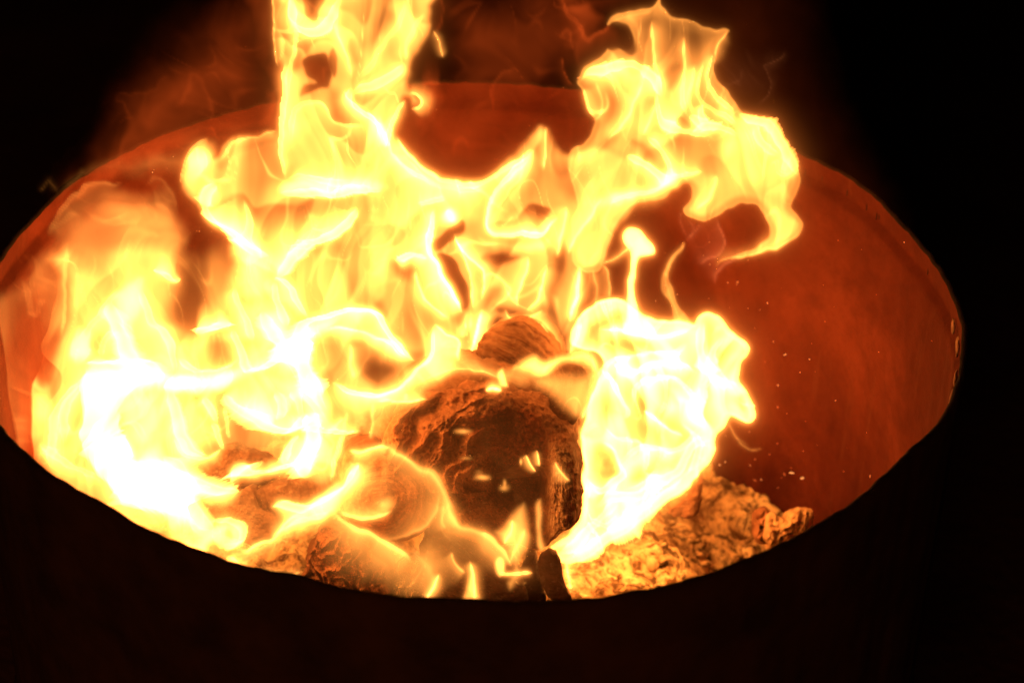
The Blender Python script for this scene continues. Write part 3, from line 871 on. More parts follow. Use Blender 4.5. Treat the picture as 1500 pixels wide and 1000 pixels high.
# ---- tall flame, left of centre
B = Flame((250, -45, 665, 480), 4)
B1 = [(262,268),(268,242),(285,216),(302,197),(312,226),(326,209),(350,195),(390,187),(411,186),(413,140),(412,105),(402,80),(400,40),(404,10),(408,-30),(640,-30),(634,10),(632,45),(622,72),(606,92),(600,122),(614,138),(618,150),(606,160),(597,148),(583,170),(580,195),(605,225),(625,250),(650,268),(640,300),(600,330),(575,380),(565,440),(520,458),(450,470),(400,440),(360,400),(345,352),(320,336),(300,326),(288,305),(270,286)]
B.fill(B1, 2.9, 9)
B.add([(338,352),(395,352),(402,400),(370,410),(345,400)], 5, 14)
B.add([(415,262),(480,258),(560,266),(562,282),(480,287),(410,286)], 5, 10)
B.add([(425,200),(445,155),(470,155),(490,185),(545,190),(550,250),(430,255)], 1.5, 16)
B.cut([(441,-40),(444,14),(454,28),(466,31),(467,20),(478,2),(490,-40)], .03, 5)
B.cut([(440,88),(452,80),(478,78),(486,100),(480,124),(465,130),(450,136),(440,140),(446,124),(463,122),(450,110)], .03, 6)
B.cut([(487,70),(494,84),(492,106),(486,112),(484,85)], .18, 4)
B.hole([(418,70),(432,66),(442,95),(430,106),(418,96)], .25, 8)
B.cut([(583,170),(588,152),(596,146),(595,160),(586,178)], .08, 3)
B.hole([(545,45),(560,14),(576,20),(562,45),(548,62)], .45, 8)
B.hole([(518,58),(530,90),(520,96),(508,72)], .45, 8)
B.hole([(478,128),(500,138),(520,160),(545,180),(500,184),(484,165)], .4, 10)
B.hole([(318,242),(335,216),(370,201),(412,197),(412,206),(370,213),(341,229),(326,252)], .6, 5)
B.hole([(425,302),(520,312),(550,300),(565,330),(565,380),(560,440),(515,445),(500,372),(440,392),(420,420),(430,380),(510,336)], .50, 20)
B.hole([(350,300),(420,292),(500,292),(515,320),(470,345),(400,345)], .7, 18)
B.hole([(490,352),(508,372),(525,430),(520,446),(505,402)], .5, 8)
B.hole([(540,290),(575,300),(595,325),(580,350),(560,340)], .6, 10)
B.ridge([(418,90),(415,140),(412,180),(411,220),(415,245),(421,265)], 6, 9, 2)
B.ridge([(403,-10),(400,40),(400,78),(409,100)], 1.5, 4, 2)
B.ridge([(424,-15),(428,30),(440,44),(460,47),(475,40),(488,20),(500,-10)], 6, 7, 6)
B.ridge([(408,282),(440,287),(480,284),(520,281),(562,279)], 9, 11, 2)
B.ridge([(422,262),(455,262),(520,268)], 4, 6, 5)
B.ridge([(514,128),(516,150),(530,164),(546,176),(556,192),(562,218)], 8, 4, 6)
B.ridge([(516,140),(545,126),(575,110),(592,92)], 5, 6, 6)
B.ridge([(552,165),(560,195),(576,226),(602,250),(645,276)], 5, 5, 9)
B.ridge([(598,146),(582,165),(570,190),(560,218)], 4, 4, 4)
B.ridge([(600,140),(612,138),(618,150),(606,161)], 3, 4, 2)
B.ridge([(632,45),(641,64),(648,88)], 1.8, 2.5)
B.ridge([(298,296),(305,316),(330,335),(350,350),(370,371),(386,378)], 12, 10, 3)
B.ridge([(296,300),(302,282),(318,272)], 9, 5, 6)
B.spot(291, 240, 9, 20, 6, .5)
B.ridge([(353,288),(365,310),(368,335),(361,355),(376,374)], 6, 4, 6)
B.ridge([(525,303),(522,318),(500,335),(470,355),(445,364),(426,380),(415,400),(403,410)], 10, 3, 9, .1)
B.ridge([(425,382),(430,361),(445,353),(456,361)], 3, 2, 3)
B.ridge([(424,215),(430,166),(446,150),(468,149),(485,174),(500,182),(540,183)], 3, 2, 9)
B.ridge([(262,270),(270,242),(286,216),(302,199)], 1.8, 2, 5)
B.ridge([(318,240),(340,212),(372,198),(410,191)], 1.5, 2, 5)
B.ridge([(430,20),(432,60),(424,110),(418,150)], 2.5, 4, 5)
B.ridge([(490,10),(495,50),(510,80),(515,120)], 2.5, 5, 5)
B.ridge([(600,0),(580,40),(560,70),(540,100),(520,125)], 2.2, 6, 6)
B.ridge([(620,20),(600,60),(592,92)], 2, 5, 6)
B.build('flame', 'tall yellow flame column with a ring gap rising left of the middle', .05, kx=-.05, ky=-.1, amp=.035, tex=(.30, 1.0))

# ---- flame web behind the logs
F = Flame((520, 165, 950, 560), 5)
F.fill([(530,250),(575,196),(600,216),(625,241),(655,255),(690,257),(720,248),(750,222),(775,195),(790,179),(806,186),(820,212),(838,223),(870,212),(920,225),(940,270),(930,305),(905,345),(892,385),(880,405),(862,440),(842,482),(826,498),(800,475),(760,468),(725,475),(700,500),(690,530),(660,520),(625,520),(590,520),(560,500),(535,440),(535,330)], 2.4, 9)
F.add([(700,346),(760,351),(800,346),(815,330),(806,370),(770,373),(720,366)], 2.5, 8)
F.add([(580,270),(640,268),(700,275),(710,320),(690,335),(640,340),(600,345),(560,320)], 1.5, 14)
F.cut([(718,320),(724,300),(740,279),(762,256),(761,272),(748,286),(735,303),(722,314)], .05, 5)
F.cut([(713,334),(728,325),(755,322),(772,300),(802,304),(808,310),(796,325),(780,338),(765,336),(745,339),(725,341)], .07, 6)
F.cut([(631,360),(650,340),(675,321),(681,335),(668,350),(645,365)], .05, 5)
F.cut([(640,371),(663,375),(675,400),(690,430),(686,453),(670,440),(655,416),(645,391)], .02, 4)
F.hole([(705,378),(720,371),(745,372),(762,378),(740,386),(720,389)], .08, 5)
F.hole([(708,430),(720,418),(732,424),(722,441),(710,451)], .3, 7)
F.hole([(722,448),(750,453),(780,456),(795,440),(800,455),(785,464),(750,462),(728,460)], .1, 5)
F.hole([(800,445),(808,400),(815,370),(829,348),(832,380),(822,410),(812,440),(822,468),(828,496),(810,490),(796,470)], .15, 7)
F.cut([(855,395),(870,389),(881,390),(879,420),(862,440),(848,456),(845,440),(852,420)], .1, 5)
F.hole([(572,385),(590,377),(606,384),(610,416),(590,412),(578,401)], .2, 7)
F.hole([(548,440),(565,447),(576,475),(588,491),(570,491),(556,470)], .25, 8)
F.hole([(810,245),(850,240),(872,270),(840,290),(815,276)], .5, 12)
F.hole([(590,460),(625,440),(640,460),(620,500),(590,500)], .6, 12)
F.ridge([(578,200),(602,227),(627,249),(660,266),(692,270),(722,261),(750,241),(780,217)], 6, 3, 9, .1)
F.ridge([(590,225),(630,262),(680,278),(720,272)], 3, 3, 5)
F.ridge([(784,218),(757,245),(736,270),(719,295),(711,320),(713,336),(728,345),(750,345),(770,340),(790,345),(806,335),(818,318)], 8, 8, 2.5, .1)
F.ridge([(640,300),(631,344),(631,368),(640,384),(650,408),(664,434),(682,458)], 12, 3, 8, .12)
F.ridge([(576,381),(600,374),(628,376)], 9, 3, 5)
F.ridge([(610,395),(615,420),(630,445),(656,463)], 5, 3, 5)
F.spot(659, 317, 9, 8, 9)
F.ridge([(612,300),(640,292),(656,287)], 5, 4, 3)
F.ridge([(664,340),(675,364),(695,385),(708,402),(706,440)], 6, 5, 3)
F.ridge([(667,345),(680,380),(691,420),(696,456)], 4, 5, 2)
F.ridge([(774,374),(770,402),(756,430),(758,452)], 4, 3, 8)
F.ridge([(800,388),(792,430),(770,456)], 3, 6, 3)
F.ridge([(700,415),(720,400),(745,420),(735,440),(712,462)], 2, 5, 6)
F.add([(672,490),(675,470),(690,454),(693,475),(681,492)], 9, 6)
F.ridge([(708,452),(694,497),(690,517),(706,536)], 8, 6, 3)
F.ridge([(738,452),(748,466),(774,468),(797,453)], 3.5, 3, 4)
F.ridge([(762,470),(785,475),(802,490),(822,516)], 5, 5, 3)
F.ridge([(851,388),(850,410),(842,440),(834,472)], 10, 4, 4)
F.ridge([(880,388),(890,402),(893,438)], 1.4, 3, 5)
F.ridge([(868,392),(874,420),(870,445)], 1.0, 4, 4)
F.ridge([(884,288),(862,320),(846,345),(836,372)], 4.5, 4, 8)
F.ridge([(830,300),(822,350),(815,380)], 3, 5, 6)
F.ridge([(800,185),(802,215),(795,250)], 3, 2, 4)
F.ridge([(770,230),(762,262),(745,285),(725,312)], 2, 2, 3)
F.ridge([(735,335),(745,325),(755,315)], .8, 2)
F.build('flame', 'looping yellow flame web rising behind the logs', .11, kx=0, ky=-.1, amp=.025, tex=(.35, .95))

# ---- upper right flame with the curl
G = Flame((825, -25, 1195, 415), 6)
G1 = [(846,119),(855,100),(875,85),(886,74),(892,67),(906,67),(922,76),(929,62),(922,42),(906,32),(889,38),(900,25),(930,15),(955,8),(962,-4),(968,8),(985,25),(1010,32),(1040,42),(1070,44),(1056,58),(1048,75),(1044,100),(1050,115),(1065,135),(1080,158),(1100,170),(1120,175),(1135,190),(1146,210),(1162,235),(1173,262),(1166,285),(1160,305),(1172,318),(1177,330),(1165,350),(1140,362),(1100,373),(1072,381),(1085,370),(1112,360),(1126,350),(1129,335),(1122,315),(1105,298),(1086,295),(1070,305),(1050,318),(1030,323),(1010,318),(1003,305),(1014,288),(1010,272),(990,275),(970,290),(945,295),(920,310),(900,335),(884,380),(862,400),(838,380),(836,330),(845,300),(832,250),(838,223),(855,210),(866,190),(868,175),(860,160),(855,140),(850,128)]
G.fill(G1, 2.8, 9)
G.limb(G1, 1.4, 5)
G.add([(1050,190),(1100,180),(1140,220),(1166,260),(1156,300),(1110,288),(1070,288),(1050,250)], 2.2, 20)
G.add([(1050,226),(1055,205),(1076,195),(1081,215),(1070,235),(1060,240)], 4, 12)
G.cut([(887,50),(898,34),(915,33),(926,46),(931,70),(925,86),(912,72),(896,71),(887,66)], .07, 6)
G.hole([(974,105),(985,95),(1001,89),(999,115),(985,131),(976,120)], .3, 7)
G.cut([(990,180),(1000,169),(1009,185),(1000,188)], .12, 4)
G.hole([(878,216),(900,195),(910,191),(896,213),(882,223)], .45, 6)
G.hole([(924,205),(945,214),(957,231),(946,233),(930,216)], .45, 6)
G.hole([(850,242),(880,226),(912,231),(880,261),(850,271)], .55, 10)
G.cut([(988,276),(1010,268),(1012,290),(1001,302),(984,288)], .10, 6)
G.hole([(930,8),(970,8),(1042,42),(1060,48),(1020,75),(1000,100),(960,90),(940,50)], .28, 18)
G.hole([(1000,215),(1045,215),(1050,250),(1000,250),(985,240)], .8, 16)
G.ridge([(848,119),(866,103),(892,98),(920,96),(945,105),(960,120),(971,142)], 7, 5, 8)
G.ridge([(868,176),(858,150),(852,126)], 3, 2, 7)
G.ridge([(961,128),(962,160),(971,178),(990,189),(1015,195),(1042,200)], 6, 5, 4)
G.ridge([(1010,169),(1030,179),(1058,186)], 9, 3, 4)
G.ridge([(1029,155),(1029,170),(1036,180)], 9, 3, 4)
G.ridge([(1008,197),(1024,184),(1060,186),(1082,202)], 5, 3, 5)
G.ridge([(1080,164),(1105,172),(1125,178),(1136,195),(1147,213),(1161,236),(1171,260)], 8, 2, 9)
G.ridge([(1103,180),(1108,200),(1120,215),(1141,226)], 6, 3, 4)
G.ridge([(916,229),(950,245),(979,262)], 7, 4, 6)
G.ridge([(980,264),(978,240),(966,216),(945,200)], 5, 3, 5)
G.ridge([(976,263),(1000,258),(1032,250)], 4, 5, 4)
G.spot(978, 262, 11, 9, 8)
G.ridge([(890,300),(930,286),(960,275),(982,264)], 6, 6, 6)
G.spot(905, 290, 26, 8, 4, -.2)
G.ridge([(1028,88),(1022,120),(1030,150),(1060,166),(1082,182)], 4, 3, 6)
G.ridge([(1042,78),(1036,110),(1050,140),(1076,165)], 4, 2, 4)
G.ridge([(1002,50),(1002,110),(1004,150),(1011,176)], 3, 3, 3)
G.ridge([(955,25),(958,80),(962,120),(971,146)], 3, 7, 3)
G.ridge([(1015,90),(1012,140),(1019,172)], 3, 3, 4)
G.ridge([(1068,46),(1050,66),(1044,100)], 2, 4, 2)
G.ridge([(895,33),(930,22),(958,12)], .6, 4)
G.ridge([(940,120),(925,160),(905,190),(890,210)], 2.5, 5, 6)
G.ridge([(960,150),(950,180),(940,200)], 2.5, 5, 5)
G.ridge([(865,180),(880,165),(880,140),(872,115)], 2, 6, 6)
G.ridge([(1175,328),(1160,350),(1130,362),(1090,374),(1060,382),(1046,396)], .9, 3, 5)
G.ridge([(1050,255),(1040,290),(1020,310)], 2.5, 5, 8)
G.build('flame', 'yellow flame with a hooked curl reaching over the right inner wall', .10, kx=.02, ky=-.1, amp=.03, tex=(.32, .98))

# ---- white-hot flame right of the big log
H = Flame((740, 425, 1125, 885), 7)
H1 = [(836,486),(848,466),(868,449),(876,441),(905,435),(920,444),(940,460),(962,468),(1000,470),(1018,475),(1025,462),(1035,458),(1050,463),(1070,486),(1098,512),(1086,535),(1079,558),(1095,575),(1106,600),(1101,615),(1090,620),(1068,606),(1059,625),(1046,640),(1044,665),(1035,680),(1018,692),(985,720),(958,741),(920,770),(880,800),(842,822),(824,826),(806,806),(812,798),(846,775),(856,740),(856,690),(852,640),(862,600),(880,555),(882,532),(872,516),(850,510),(838,502)]
H.fill(H1, 7.0, 9)
H.fill([(822,845),(880,795),(960,735),(1015,715),(1030,740),(960,800),(900,850),(850,885)], 1.5, 45)
H.limb(H1, 9, 7)
H.add([(990,560),(1060,545),(1070,590),(1040,640),(1000,650),(960,600)], 7, 26)
H.add([(850,590),(880,600),(920,600),(930,640),(900,660),(855,660)], 5, 20)
H.hole([(884,505),(910,489),(948,500),(940,511),(900,513)], .3, 8)
H.hole([(868,556),(885,545),(902,560),(906,592),(886,602),(874,582)], .35, 12)
H.hole([(972,560),(990,548),(1002,570),(996,592),(974,582)], .45, 14)
H.hole([(936,622),(970,608),(994,630),(960,644)], .4, 12)
H.hole([(868,655),(886,649),(906,680),(912,702),(880,707),(858,690)], .3, 12)
H.hole([(926,692),(960,680),(994,668),(984,686),(950,702),(928,707)], .35, 10)
H.hole([(1033,498),(1050,498),(1056,516),(1040,522)], .4, 7)
H.hole([(866,478),(905,455),(912,470),(880,485)], .4, 7)
H.hole([(855,500),(870,480),(880,500),(868,512)], .35, 6)
H.hole([(1075,580),(1090,582),(1096,600),(1085,600)], .4, 6)
H.ridge([(870,560),(890,530),(930,520),(980,515),(1010,500)], 6, 2, 12)
H.ridge([(905,680),(930,660),(960,655),(1000,655),(1030,625)], 7, 2, 10)
H.ridge([(925,600),(930,570),(950,555),(990,555),(1030,590)], 6, 2, 10)
H.ridge([(1060,490),(1045,520),(1055,550),(1078,565)], 6, 3, 8)
H.ridge([(870,740),(900,725),(935,725),(975,700)], 7, 2, 9)
H.ridge([(885,620),(900,640),(935,650),(950,680),(940,700)], 5, 2, 8)
H.ridge([(875,482),(920,486),(960,496),(990,490),(1015,478)], 9, 5, 5)
H.ridge([(893,532),(930,541),(980,530),(1022,547)], 9, 5, 7)
H.ridge([(878,540),(904,570),(920,600),(910,614)], 9, 4, 6)
H.ridge([(1030,470),(1026,510),(1040,545),(1068,572)], 9, 5, 6)
H.ridge([(860,702),(880,720),(902,702),(914,690),(906,670),(896,655),(878,648)], 8, 4, 5)
H.ridge([(912,722),(950,711),(990,691),(1012,660),(1042,640)], 9, 5, 5)
H.ridge([(942,600),(975,625),(1002,642)], 8, 4, 6)
H.ridge([(1040,678),(985,719),(930,762),(870,805),(830,822)], 12, 3, 9)
H.ridge([(818,812),(850,790),(880,756),(905,730)], 8, 5, 6)
H.ridge([(808,800),(840,778),(858,740),(866,700)], 6, 4, 6)
H.ridge([(828,824),(832,845),(839,868)], 5, 3, 3)
H.ridge([(791,842),(804,857),(824,867),(840,869)], 3, 2)
H.ridge([(850,470),(842,500),(834,520)], 5, 4)
H.ridge([(1063,608),(1070,630),(1085,650),(1105,657),(1122,655)], .5, 1.4)
H.ridge([(1066,618),(1078,642),(1098,651)], .3, 1.4)
H.build('flame', 'white hot billowing flame right of the big charred log', .07, kx=.4, ky=-.1, amp=.012, tex=(.12, 1.25))

# ---- white cap flame over the smaller log end
J = Flame((570, 470, 905, 640), 12)
J.fill([(590,585),(606,560),(640,528),(668,505),(692,508),(716,535),(752,532),(790,548),(770,572),(724,560),(690,556),(650,566),(610,588)], 1.5, 13)
J.fill([(560,640),(575,600),(610,580),(650,570),(640,590),(600,615),(585,650)], .5, 18)
J.ridge([(600,566),(640,548),(680,540),(715,548),(740,556)], 1.6, 5, 3)
J.add([(748,543),(765,526),(785,516),(800,524),(815,520),(850,510),(872,514),(885,532),(882,552),(868,544),(850,534),(830,534),(815,545),(800,556),(770,552)], 9, 11)
J.fill([(758,545),(882,538),(876,565),(860,598),(842,622),(800,590),(770,565)], 2.6, 18)
J.ridge([(884,536),(877,562),(862,592),(851,618)], 3.5, 2, 8)
J.build('flame', 'heart shaped white edged flame over the small log end', -.045, kx=.05, amp=.006, tex=(.6, .5))

# ---- separate narrow flames
S = Flame((872, 315, 975, 495), 8)
S.fill([(913,492),(917,460),(920,420),(922,378),(912,358),(909,342),(918,331),(934,331),(946,345),(959,364),(958,376),(946,379),(937,386),(935,420),(940,455),(958,480),(958,494)], 13, 4.5)
S.ridge([(876,387),(898,379),(914,369),(924,361)], 2.2, 3)
S.ridge([(911,342),(916,356),(924,366)], 1.2, 6, 3)
S.build('flame', 'slim white flame stalk with a bulb top', .0, amp=.01, tex=(.75, .3))
N = Flame((950, 335, 1040, 490), 9)
N.fill([(990,484),(982,464),(974,440),(965,424),(969,400),(977,382),(989,366),(1001,353),(1004,361),(991,380),(981,401),(990,425),(995,446),(1012,466),(1022,484)], 1.7, 3.5)
N.ridge([(1004,352),(985,378),(975,405),(982,440),(1000,478)], .5, 3)
N.build('flame', 'thin amber flame ribbon beside the white flame stalk', .04, amp=.01, tex=(.5, .7))
Q_ = Flame((706, 528, 752, 582), 10)
Q_.fill([(729,568),(727,545),(737,535),(743,553),(747,570)], 7, 5)
Q_.ridge([(710,574),(720,569),(732,574)], 9, 3)
Q_.build('flame', 'tiny flame tip on top edge of the big charred log', -.06, amp=.003, tex=(.7, .3))

# ---- front flames licking round the big log
D = Flame((385, 540, 900, 900), 11)
D.fill([(488,668),(530,660),(582,676),(590,725),(565,748),(515,754),(490,725)], .8, 26)
D.fill([(545,784),(600,782),(640,768),(655,790),(668,830),(655,880),(600,890),(555,870),(535,830)], 1.15, 30)
D.fill([(640,705),(660,720),(672,765),(720,782),(745,820),(735,850),(690,800),(650,790),(640,760)], .7, 14)
D.ridge([(396,744),(418,739),(445,742),(469,735),(493,723),(511,702),(523,670)], 9, 6, 8, .1)
D.add([(440,739),(470,728),(490,706),(502,716),(500,746),(480,760),(450,752)], 6, 9)
D.ridge([(396,788),(414,775),(430,762),(452,757),(485,755)], 5, 7, 7)
D.ridge([(485,750),(510,768),(545,783),(572,797),(604,822)], 2.6, 5, 16)
D.ridge([(495,750),(530,758),(556,755),(577,747)], 3.5, 6, 4)
D.ridge([(540,656),(562,653),(582,662),(610,683),(640,703),(654,730),(663,758),(675,773),(700,778),(720,790),(736,808),(752,836)], 1.5, 9, 16, .12)
D.ridge([(560,652),(600,673),(642,698),(657,726),(666,756)], .6, 3, 7)
D.ridge([(700,777),(724,788),(740,810),(750,832)], 1.4, 3, 8)
D.ridge([(506,660),(530,659),(550,655),(570,655)], 5, 4, 5)
D.ridge([(640,705),(641,724),(637,748),(624,772),(604,783),(575,788),(550,790)], .8, 4, 12, .3)
D.ridge([(510,672),(522,690),(518,705),(500,728)], 2.6, 7, 8)
D.spot(565, 737, 12, 9, 1.4)
D.ridge([(650,735),(648,755),(656,772)], .8, 6, 9)
D.ridge([(661,806),(668,825),(684,840)], 1.5, 4, 6)
D.ridge([(600,800),(625,830),(640,870)], .5, 16, 16)
D.build('flame', 'amber flame ribbons licking around the front of the big charred log', -.085, kx=.0, ky=-.22, amp=.006, tex=(.6, .55))

tiny = [
 ('slim flame tongue leaning by the drum edge', (610, 828, 660, 890), -.075, [('r', [(622,888),(628,872),(636,854),(644,839)], 5, 3, 3)]),
 ('pointed pale flame standing by the drum edge', (660, 805, 722, 892), -.075, [('f', [(672,890),(682,852),(687,818),(695,832),(703,862),(708,890)], 3.4, 7), ('r', [(688,822),(694,850),(696,885)], 3, 4, 4)]),
 ('amber flame rising in the hollow of the big charred log', (705, 720, 790, 885), -.095, [('f', [(718,776),(735,765),(746,750),(760,735),(770,733),(777,750),(781,780),(778,802),(768,826),(763,856),(746,870),(737,852),(748,836),(736,806)], 2.4, 11), ('r', [(736,797),(748,781),(753,760)], 3, 4, 4), ('r', [(745,830),(758,800),(770,770)], 1.2, 6, 6)]),
 ('upright amber flame sliver against the right cheek of the log', (772, 715, 812, 815), -.095, [('f', [(782,760),(784,735),(794,727),(797,745),(797,778),(802,804),(786,808)], 2.4, 6)]),
 ('small bright flame with a streak under the amber flame', (712, 800, 792, 858), -.10, [('f', [(721,823),(730,812),(741,817),(744,836),(735,847),(727,842)], 5, 5), ('r', [(732,839),(758,840),(782,839)], 5, 2, 2), ('r', [(755,850),(765,858),(772,852)], 1.5, 2, 2)]),
 ('curved tiny flame inside the log hollow', (752, 655, 802, 700), -.105, [('r', [(770,666),(776,681),(786,691)], 4.5, 1.5, 2.2), ('r', [(784,659),(787,670),(790,683)], 4.5, 1.6, 2.2), ('s', 763, 677, 1.6, 4, 2.2)]),
 ('slanting small flame on the right cheek of the log', (802, 666, 846, 715), -.105, [('r', [(813,674),(821,690),(836,706)], 1.6, 3, 5)]),
 ('faint flame glint on the upper left of the log face', (655, 618, 702, 648), -.105, [('s', 677, 632, 10, 3, 1.2)]),
 ('faintest flame glint on the log face', (660, 658, 702, 685), -.105, [('s', 681, 671, 8, 2.6, .45)]),
 ('oval flame glint on the lower log face', (684, 682, 728, 716), -.105, [('s', 706, 699, 9, 3.6, 1.4), ('s', 700, 690, 5, 5, .35)]),
 ('drop shaped flame glint above the log hollow', (718, 694, 760, 732), -.105, [('s', 738, 716, 6, 4, .8), ('s', 739, 708, 2, 6, .9)]),
]
for k, (lab, box, yy, prims) in enumerate(tiny):
    t = Flame(box, 20 + k, step=1.2, warp=.6)
    for p in prims:
        if p[0] == 'r': t.ridge(*p[1:])
        elif p[0] == 'f': t.fill(*p[1:])
        else: t.spot(*p[1:])
    t.build('flame', lab, yy, amp=.002, tex=(.7, .35), halo=.8, group='small flames around the big charred log')

# ---- thin flame, and smoke whose firelight is put in as emission
W = Flame((-100, 190, 330, 690), 40, step=3.0, warp=1.5)
W.fill([(-80,660),(-80,450),(0,415),(55,365),(70,332),(100,294),(135,268),(170,261),(212,268),(250,262),(268,300),(292,332),(260,350),(180,352),(120,358),(90,380),(95,430),(95,490),(80,545),(45,670)], .42, 22)
W.fill([(70,355),(85,325),(120,290),(150,275),(215,280),(250,275),(268,305),(285,330),(270,380),(200,410),(120,400),(80,380)], 1.25, 26)
W.fill([(60,340),(90,260),(140,230),(220,215),(290,205),(300,240),(268,262),(210,270),(150,262),(105,290)], .40, 30)
W.ridge([(66,352),(80,320),(110,288),(140,268),(180,261)], .35, 3, 14)
W.ridge([(42,456),(52,466),(61,456),(66,436)], .3, 6, 5)
W.ridge([(72,340),(95,320),(120,312)], .2, 3, 8)
W.ridge([(215,268),(235,262),(255,300),(262,320)], .15, 5, 8)
W.ridge([(55,280),(75,262),(85,285)], .06, 4, 4)
W.build('flame_and_glow_veil', 'thin pale orange veil of flame over the left drum edge', -.02, kx=-.1, amp=.012, mat=M_LOBE, E=E_WISP, tex=1.3, eps=.004)
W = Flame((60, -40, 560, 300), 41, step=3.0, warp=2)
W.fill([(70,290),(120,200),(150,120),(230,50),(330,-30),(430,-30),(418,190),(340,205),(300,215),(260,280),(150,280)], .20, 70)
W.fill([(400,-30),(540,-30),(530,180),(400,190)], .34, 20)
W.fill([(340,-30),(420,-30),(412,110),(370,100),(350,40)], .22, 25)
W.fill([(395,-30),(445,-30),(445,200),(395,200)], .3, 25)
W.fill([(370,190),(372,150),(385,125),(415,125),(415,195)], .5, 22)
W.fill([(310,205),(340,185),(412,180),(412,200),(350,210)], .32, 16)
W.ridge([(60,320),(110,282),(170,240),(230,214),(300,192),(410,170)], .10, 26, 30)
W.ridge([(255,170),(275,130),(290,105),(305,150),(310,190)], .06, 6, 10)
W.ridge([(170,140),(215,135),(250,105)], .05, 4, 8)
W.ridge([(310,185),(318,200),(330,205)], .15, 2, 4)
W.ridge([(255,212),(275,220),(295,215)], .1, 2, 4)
W.build('flame_and_glow_veil', 'dim red smoke wisps with painted-in firelight left of the tall flame', .12, amp=.03, mat=M_DIM, E=E_WISP, tex=1.2, eps=.002)
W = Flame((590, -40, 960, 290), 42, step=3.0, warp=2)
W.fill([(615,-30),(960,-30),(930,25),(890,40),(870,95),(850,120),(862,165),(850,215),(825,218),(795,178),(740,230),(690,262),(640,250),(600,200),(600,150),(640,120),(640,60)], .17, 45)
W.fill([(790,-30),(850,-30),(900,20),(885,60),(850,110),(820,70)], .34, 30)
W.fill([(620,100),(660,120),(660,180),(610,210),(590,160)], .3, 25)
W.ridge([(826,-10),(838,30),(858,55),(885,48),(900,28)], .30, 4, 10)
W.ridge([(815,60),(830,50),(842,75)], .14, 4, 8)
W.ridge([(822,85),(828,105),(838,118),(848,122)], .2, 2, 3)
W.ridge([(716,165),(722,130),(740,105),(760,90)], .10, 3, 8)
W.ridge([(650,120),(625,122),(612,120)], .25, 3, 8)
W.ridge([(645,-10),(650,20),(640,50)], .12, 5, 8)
W.build('flame_and_glow_veil', 'dim red smoke wisps with painted-in firelight between the two tall flames', .15, amp=.03, mat=M_DIM, E=E_WISP, tex=1.1, eps=.002)
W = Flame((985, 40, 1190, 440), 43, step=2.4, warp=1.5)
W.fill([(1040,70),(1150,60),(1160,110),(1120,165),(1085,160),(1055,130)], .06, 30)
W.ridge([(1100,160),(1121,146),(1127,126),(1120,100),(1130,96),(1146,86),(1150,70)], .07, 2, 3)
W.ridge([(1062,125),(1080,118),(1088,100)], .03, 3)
W.build('flame_and_glow_veil', 'faint smoke curl with painted-in firelight behind the top of the hooked flame', .12, amp=.015, mat=M_WISP, E=E_WISP, tex=1.0, eps=.002)
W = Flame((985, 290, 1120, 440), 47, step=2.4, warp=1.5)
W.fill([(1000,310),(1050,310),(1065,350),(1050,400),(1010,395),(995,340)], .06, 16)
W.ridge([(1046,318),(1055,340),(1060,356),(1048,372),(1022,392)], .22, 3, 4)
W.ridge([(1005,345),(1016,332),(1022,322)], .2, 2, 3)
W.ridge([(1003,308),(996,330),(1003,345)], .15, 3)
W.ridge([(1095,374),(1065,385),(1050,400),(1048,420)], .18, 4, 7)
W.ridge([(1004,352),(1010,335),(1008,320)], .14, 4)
W.build('flame_and_glow_veil', 'thin smoke curls with painted-in firelight under the hooked flame', .12, amp=.015, mat=M_WISP, E=E_WISP, tex=1.0, eps=.002)

# bloom around the upper flames and over the ash, painted as soft edgeless emission
M_GLOW = fire_mat('painted_bloom', (1.0, 0.13, 0.016), 1.2)
W = Flame((760, -120, 1560, 860), 44, step=6.0, warp=2)
W.fill([(800,-110),(1200,-110),(1290,120),(1380,300),(1360,560),(1200,740),(960,810),(850,720),(880,400),(780,200)], .075, 190)
W.build('flame_and_glow_veil', 'painted soft orange bloom around the right flames', .10, amp=.02, mat=M_GLOW, E=1.2, tex=(.8, .15), eps=.002)
W = Flame((-60, -60, 760, 560), 45, step=6.0, warp=2)
W.fill([(250,-55),(740,-55),(740,300),(640,500),(200,540),(0,540),(-50,400),(60,220)], .07, 170)
W.build('flame_and_glow_veil', 'painted soft red bloom around the tall flame', .09, amp=.02, mat=M_GLOW, E=1.2, tex=(.8, .15), eps=.002)

W = Flame((240, 500, 900, 900), 46, step=6.0, warp=2)
W.fill([(260,640),(400,620),(560,560),(720,530),(860,600),(870,760),(840,890),(500,890),(300,820)], .075, 60)  # emissive haze added to lift the dark tones of the wood
W.build('flame_and_glow_veil', 'painted thin warm haze in front of the burning wood', -.125, ky=-.1, amp=.004, mat=M_HALO, E=30.0, tex=(.6, .5), eps=.002)

# ------------------------------------------------------------------ sparks
t = NT('glowing_spark')
e = t.n('ShaderNodeEmission'); e.inputs[0].default_value = (1, .33, .08, 1); e.inputs[1].default_value = 1.0
t.l(e.outputs[0], t.out.inputs['Surface'])
M_SPARK = t.m
sm = bpy.data.meshes.new('spark'); bm = bmesh.new()
bmesh.ops.create_icosphere(bm, subdivisions=2, radius=1.0)
for v in bm.verts:
    v.co *= 1 + .35 * float(noise3(np.array(v.co) * 1.4, 5))
bm.to_mesh(sm); bm.free(); sm.materials.append(M_SPARK)
M_SPARK2 = M_SPARK.copy(); M_SPARK2.name = 'dying_spark'
for nd in M_SPARK2.node_tree.nodes:
    if nd.type == 'EMISSION':
        nd.inputs[0].default_value = (1, .22, .04, 1); nd.inputs[1].default_value = .55
sm_dim = sm.copy(); sm_dim.materials.clear(); sm_dim.materials.append(M_SPARK2)
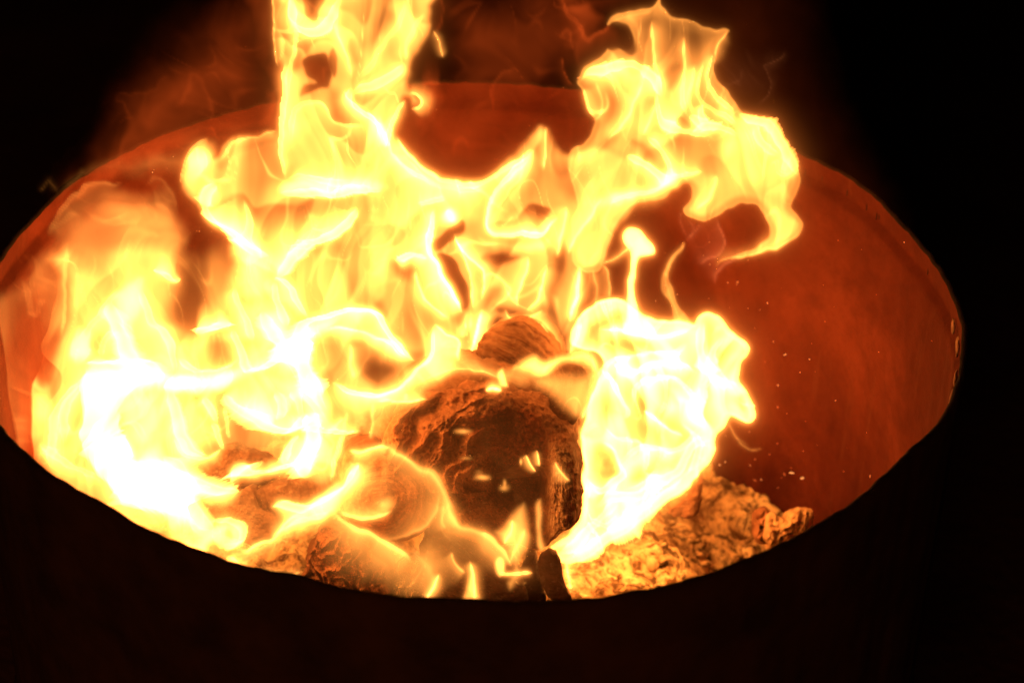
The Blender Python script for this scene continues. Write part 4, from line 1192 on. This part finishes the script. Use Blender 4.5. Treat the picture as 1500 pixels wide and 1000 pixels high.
spark_px = [(1127,598,4),(1108,614,3),(1184,492,2.2),(1104,386,2),(1091,363,2),(1073,407,2.5),(1131,570,2),(1088,627,3),(1123,670,3.5),(1110,685,3),(1098,700,3),(1120,688,3),(1095,682,2.5),(1160,688,3),(1182,606,1.8),(1274,696,2.2),(1230,696,1.8),(1213,575,1.6),(1269,627,1.6),(1147,408,2),(1127,433,1.8),(1122,463,2),(1108,478,2),(1090,432,2),(1076,455,1.8),(1060,495,2),(1251,371,1.6),(1312,358,1.8),(1357,496,1.8),(1130,500,1.8),(1157,520,1.6),(1170,547,1.6),(1205,545,1.5),(1185,533,1.5),(1150,600,1.8),(1140,640,2.2),(1165,650,2),(1150,702,2.6),(1156,715,2.8),(1163,705,2.6),(1168,690,2.4),(1152,690,2),(1200,648,1.6),(1236,655,1.4),(1078,655,2.2),(1070,672,2.4),(1060,690,2.6),(1135,712,2.2),(1032,355,2),(1023,386,2),(957,442,2.6),(945,448,2.2),(985,430,1.8),(966,415,2),(1048,395,1.6),(1090,412,2.2),(1070,420,1.6),(838,128,3),(834,125,2.4),(240,228,2),(232,245,2.4),(228,252,2.8),(243,240,1.6),(22,443,1.6),(60,506,1.6),(1038,430,1.6),(1100,540,1.6),(1116,525,1.5),(1210,470,1.4),(1240,440,1.4),(1195,420,1.5),(1290,430,1.3),(1300,520,1.3),(1220,350,1.3)]
rs = np.random.RandomState(11)
for k, (px, py, sz) in enumerate(spark_px):
    px += rs.normal() * 7; py += rs.normal() * 7; sz *= .4 + .9 * rs.rand() ** 2
    yy = .12 + .04 * rs.rand() if px < 1150 else .06 + .04 * rs.rand()
    if px > 1250: yy = -.02 + .05 * rs.rand()
    if px < 260: yy = .05
    p = at_y(float(px), float(py), yy)
    o = bpy.data.objects.new('spark', sm); COL.objects.link(o)
    o.location = p
    s_ = sz * .00021
    if rs.rand() < .45: o.data = sm_dim
    o.scale = (s_ * rs.uniform(.8, 1.3), s_ * rs.uniform(.8, 1.3), s_ * (.8 + 2.6 * rs.rand() ** 3))
    o.rotation_euler = tuple(rs.uniform(0, 3, 3))
    if px < 300: lab = 'tiny glowing spark drifting left of the tall flame'
    elif px < 900: lab = 'tiny glowing spark at the left tip of the curled flame'
    else: lab = 'tiny glowing spark in front of the right inner wall'
    tag(o, lab, 'spark', 'sparks: ' + lab)
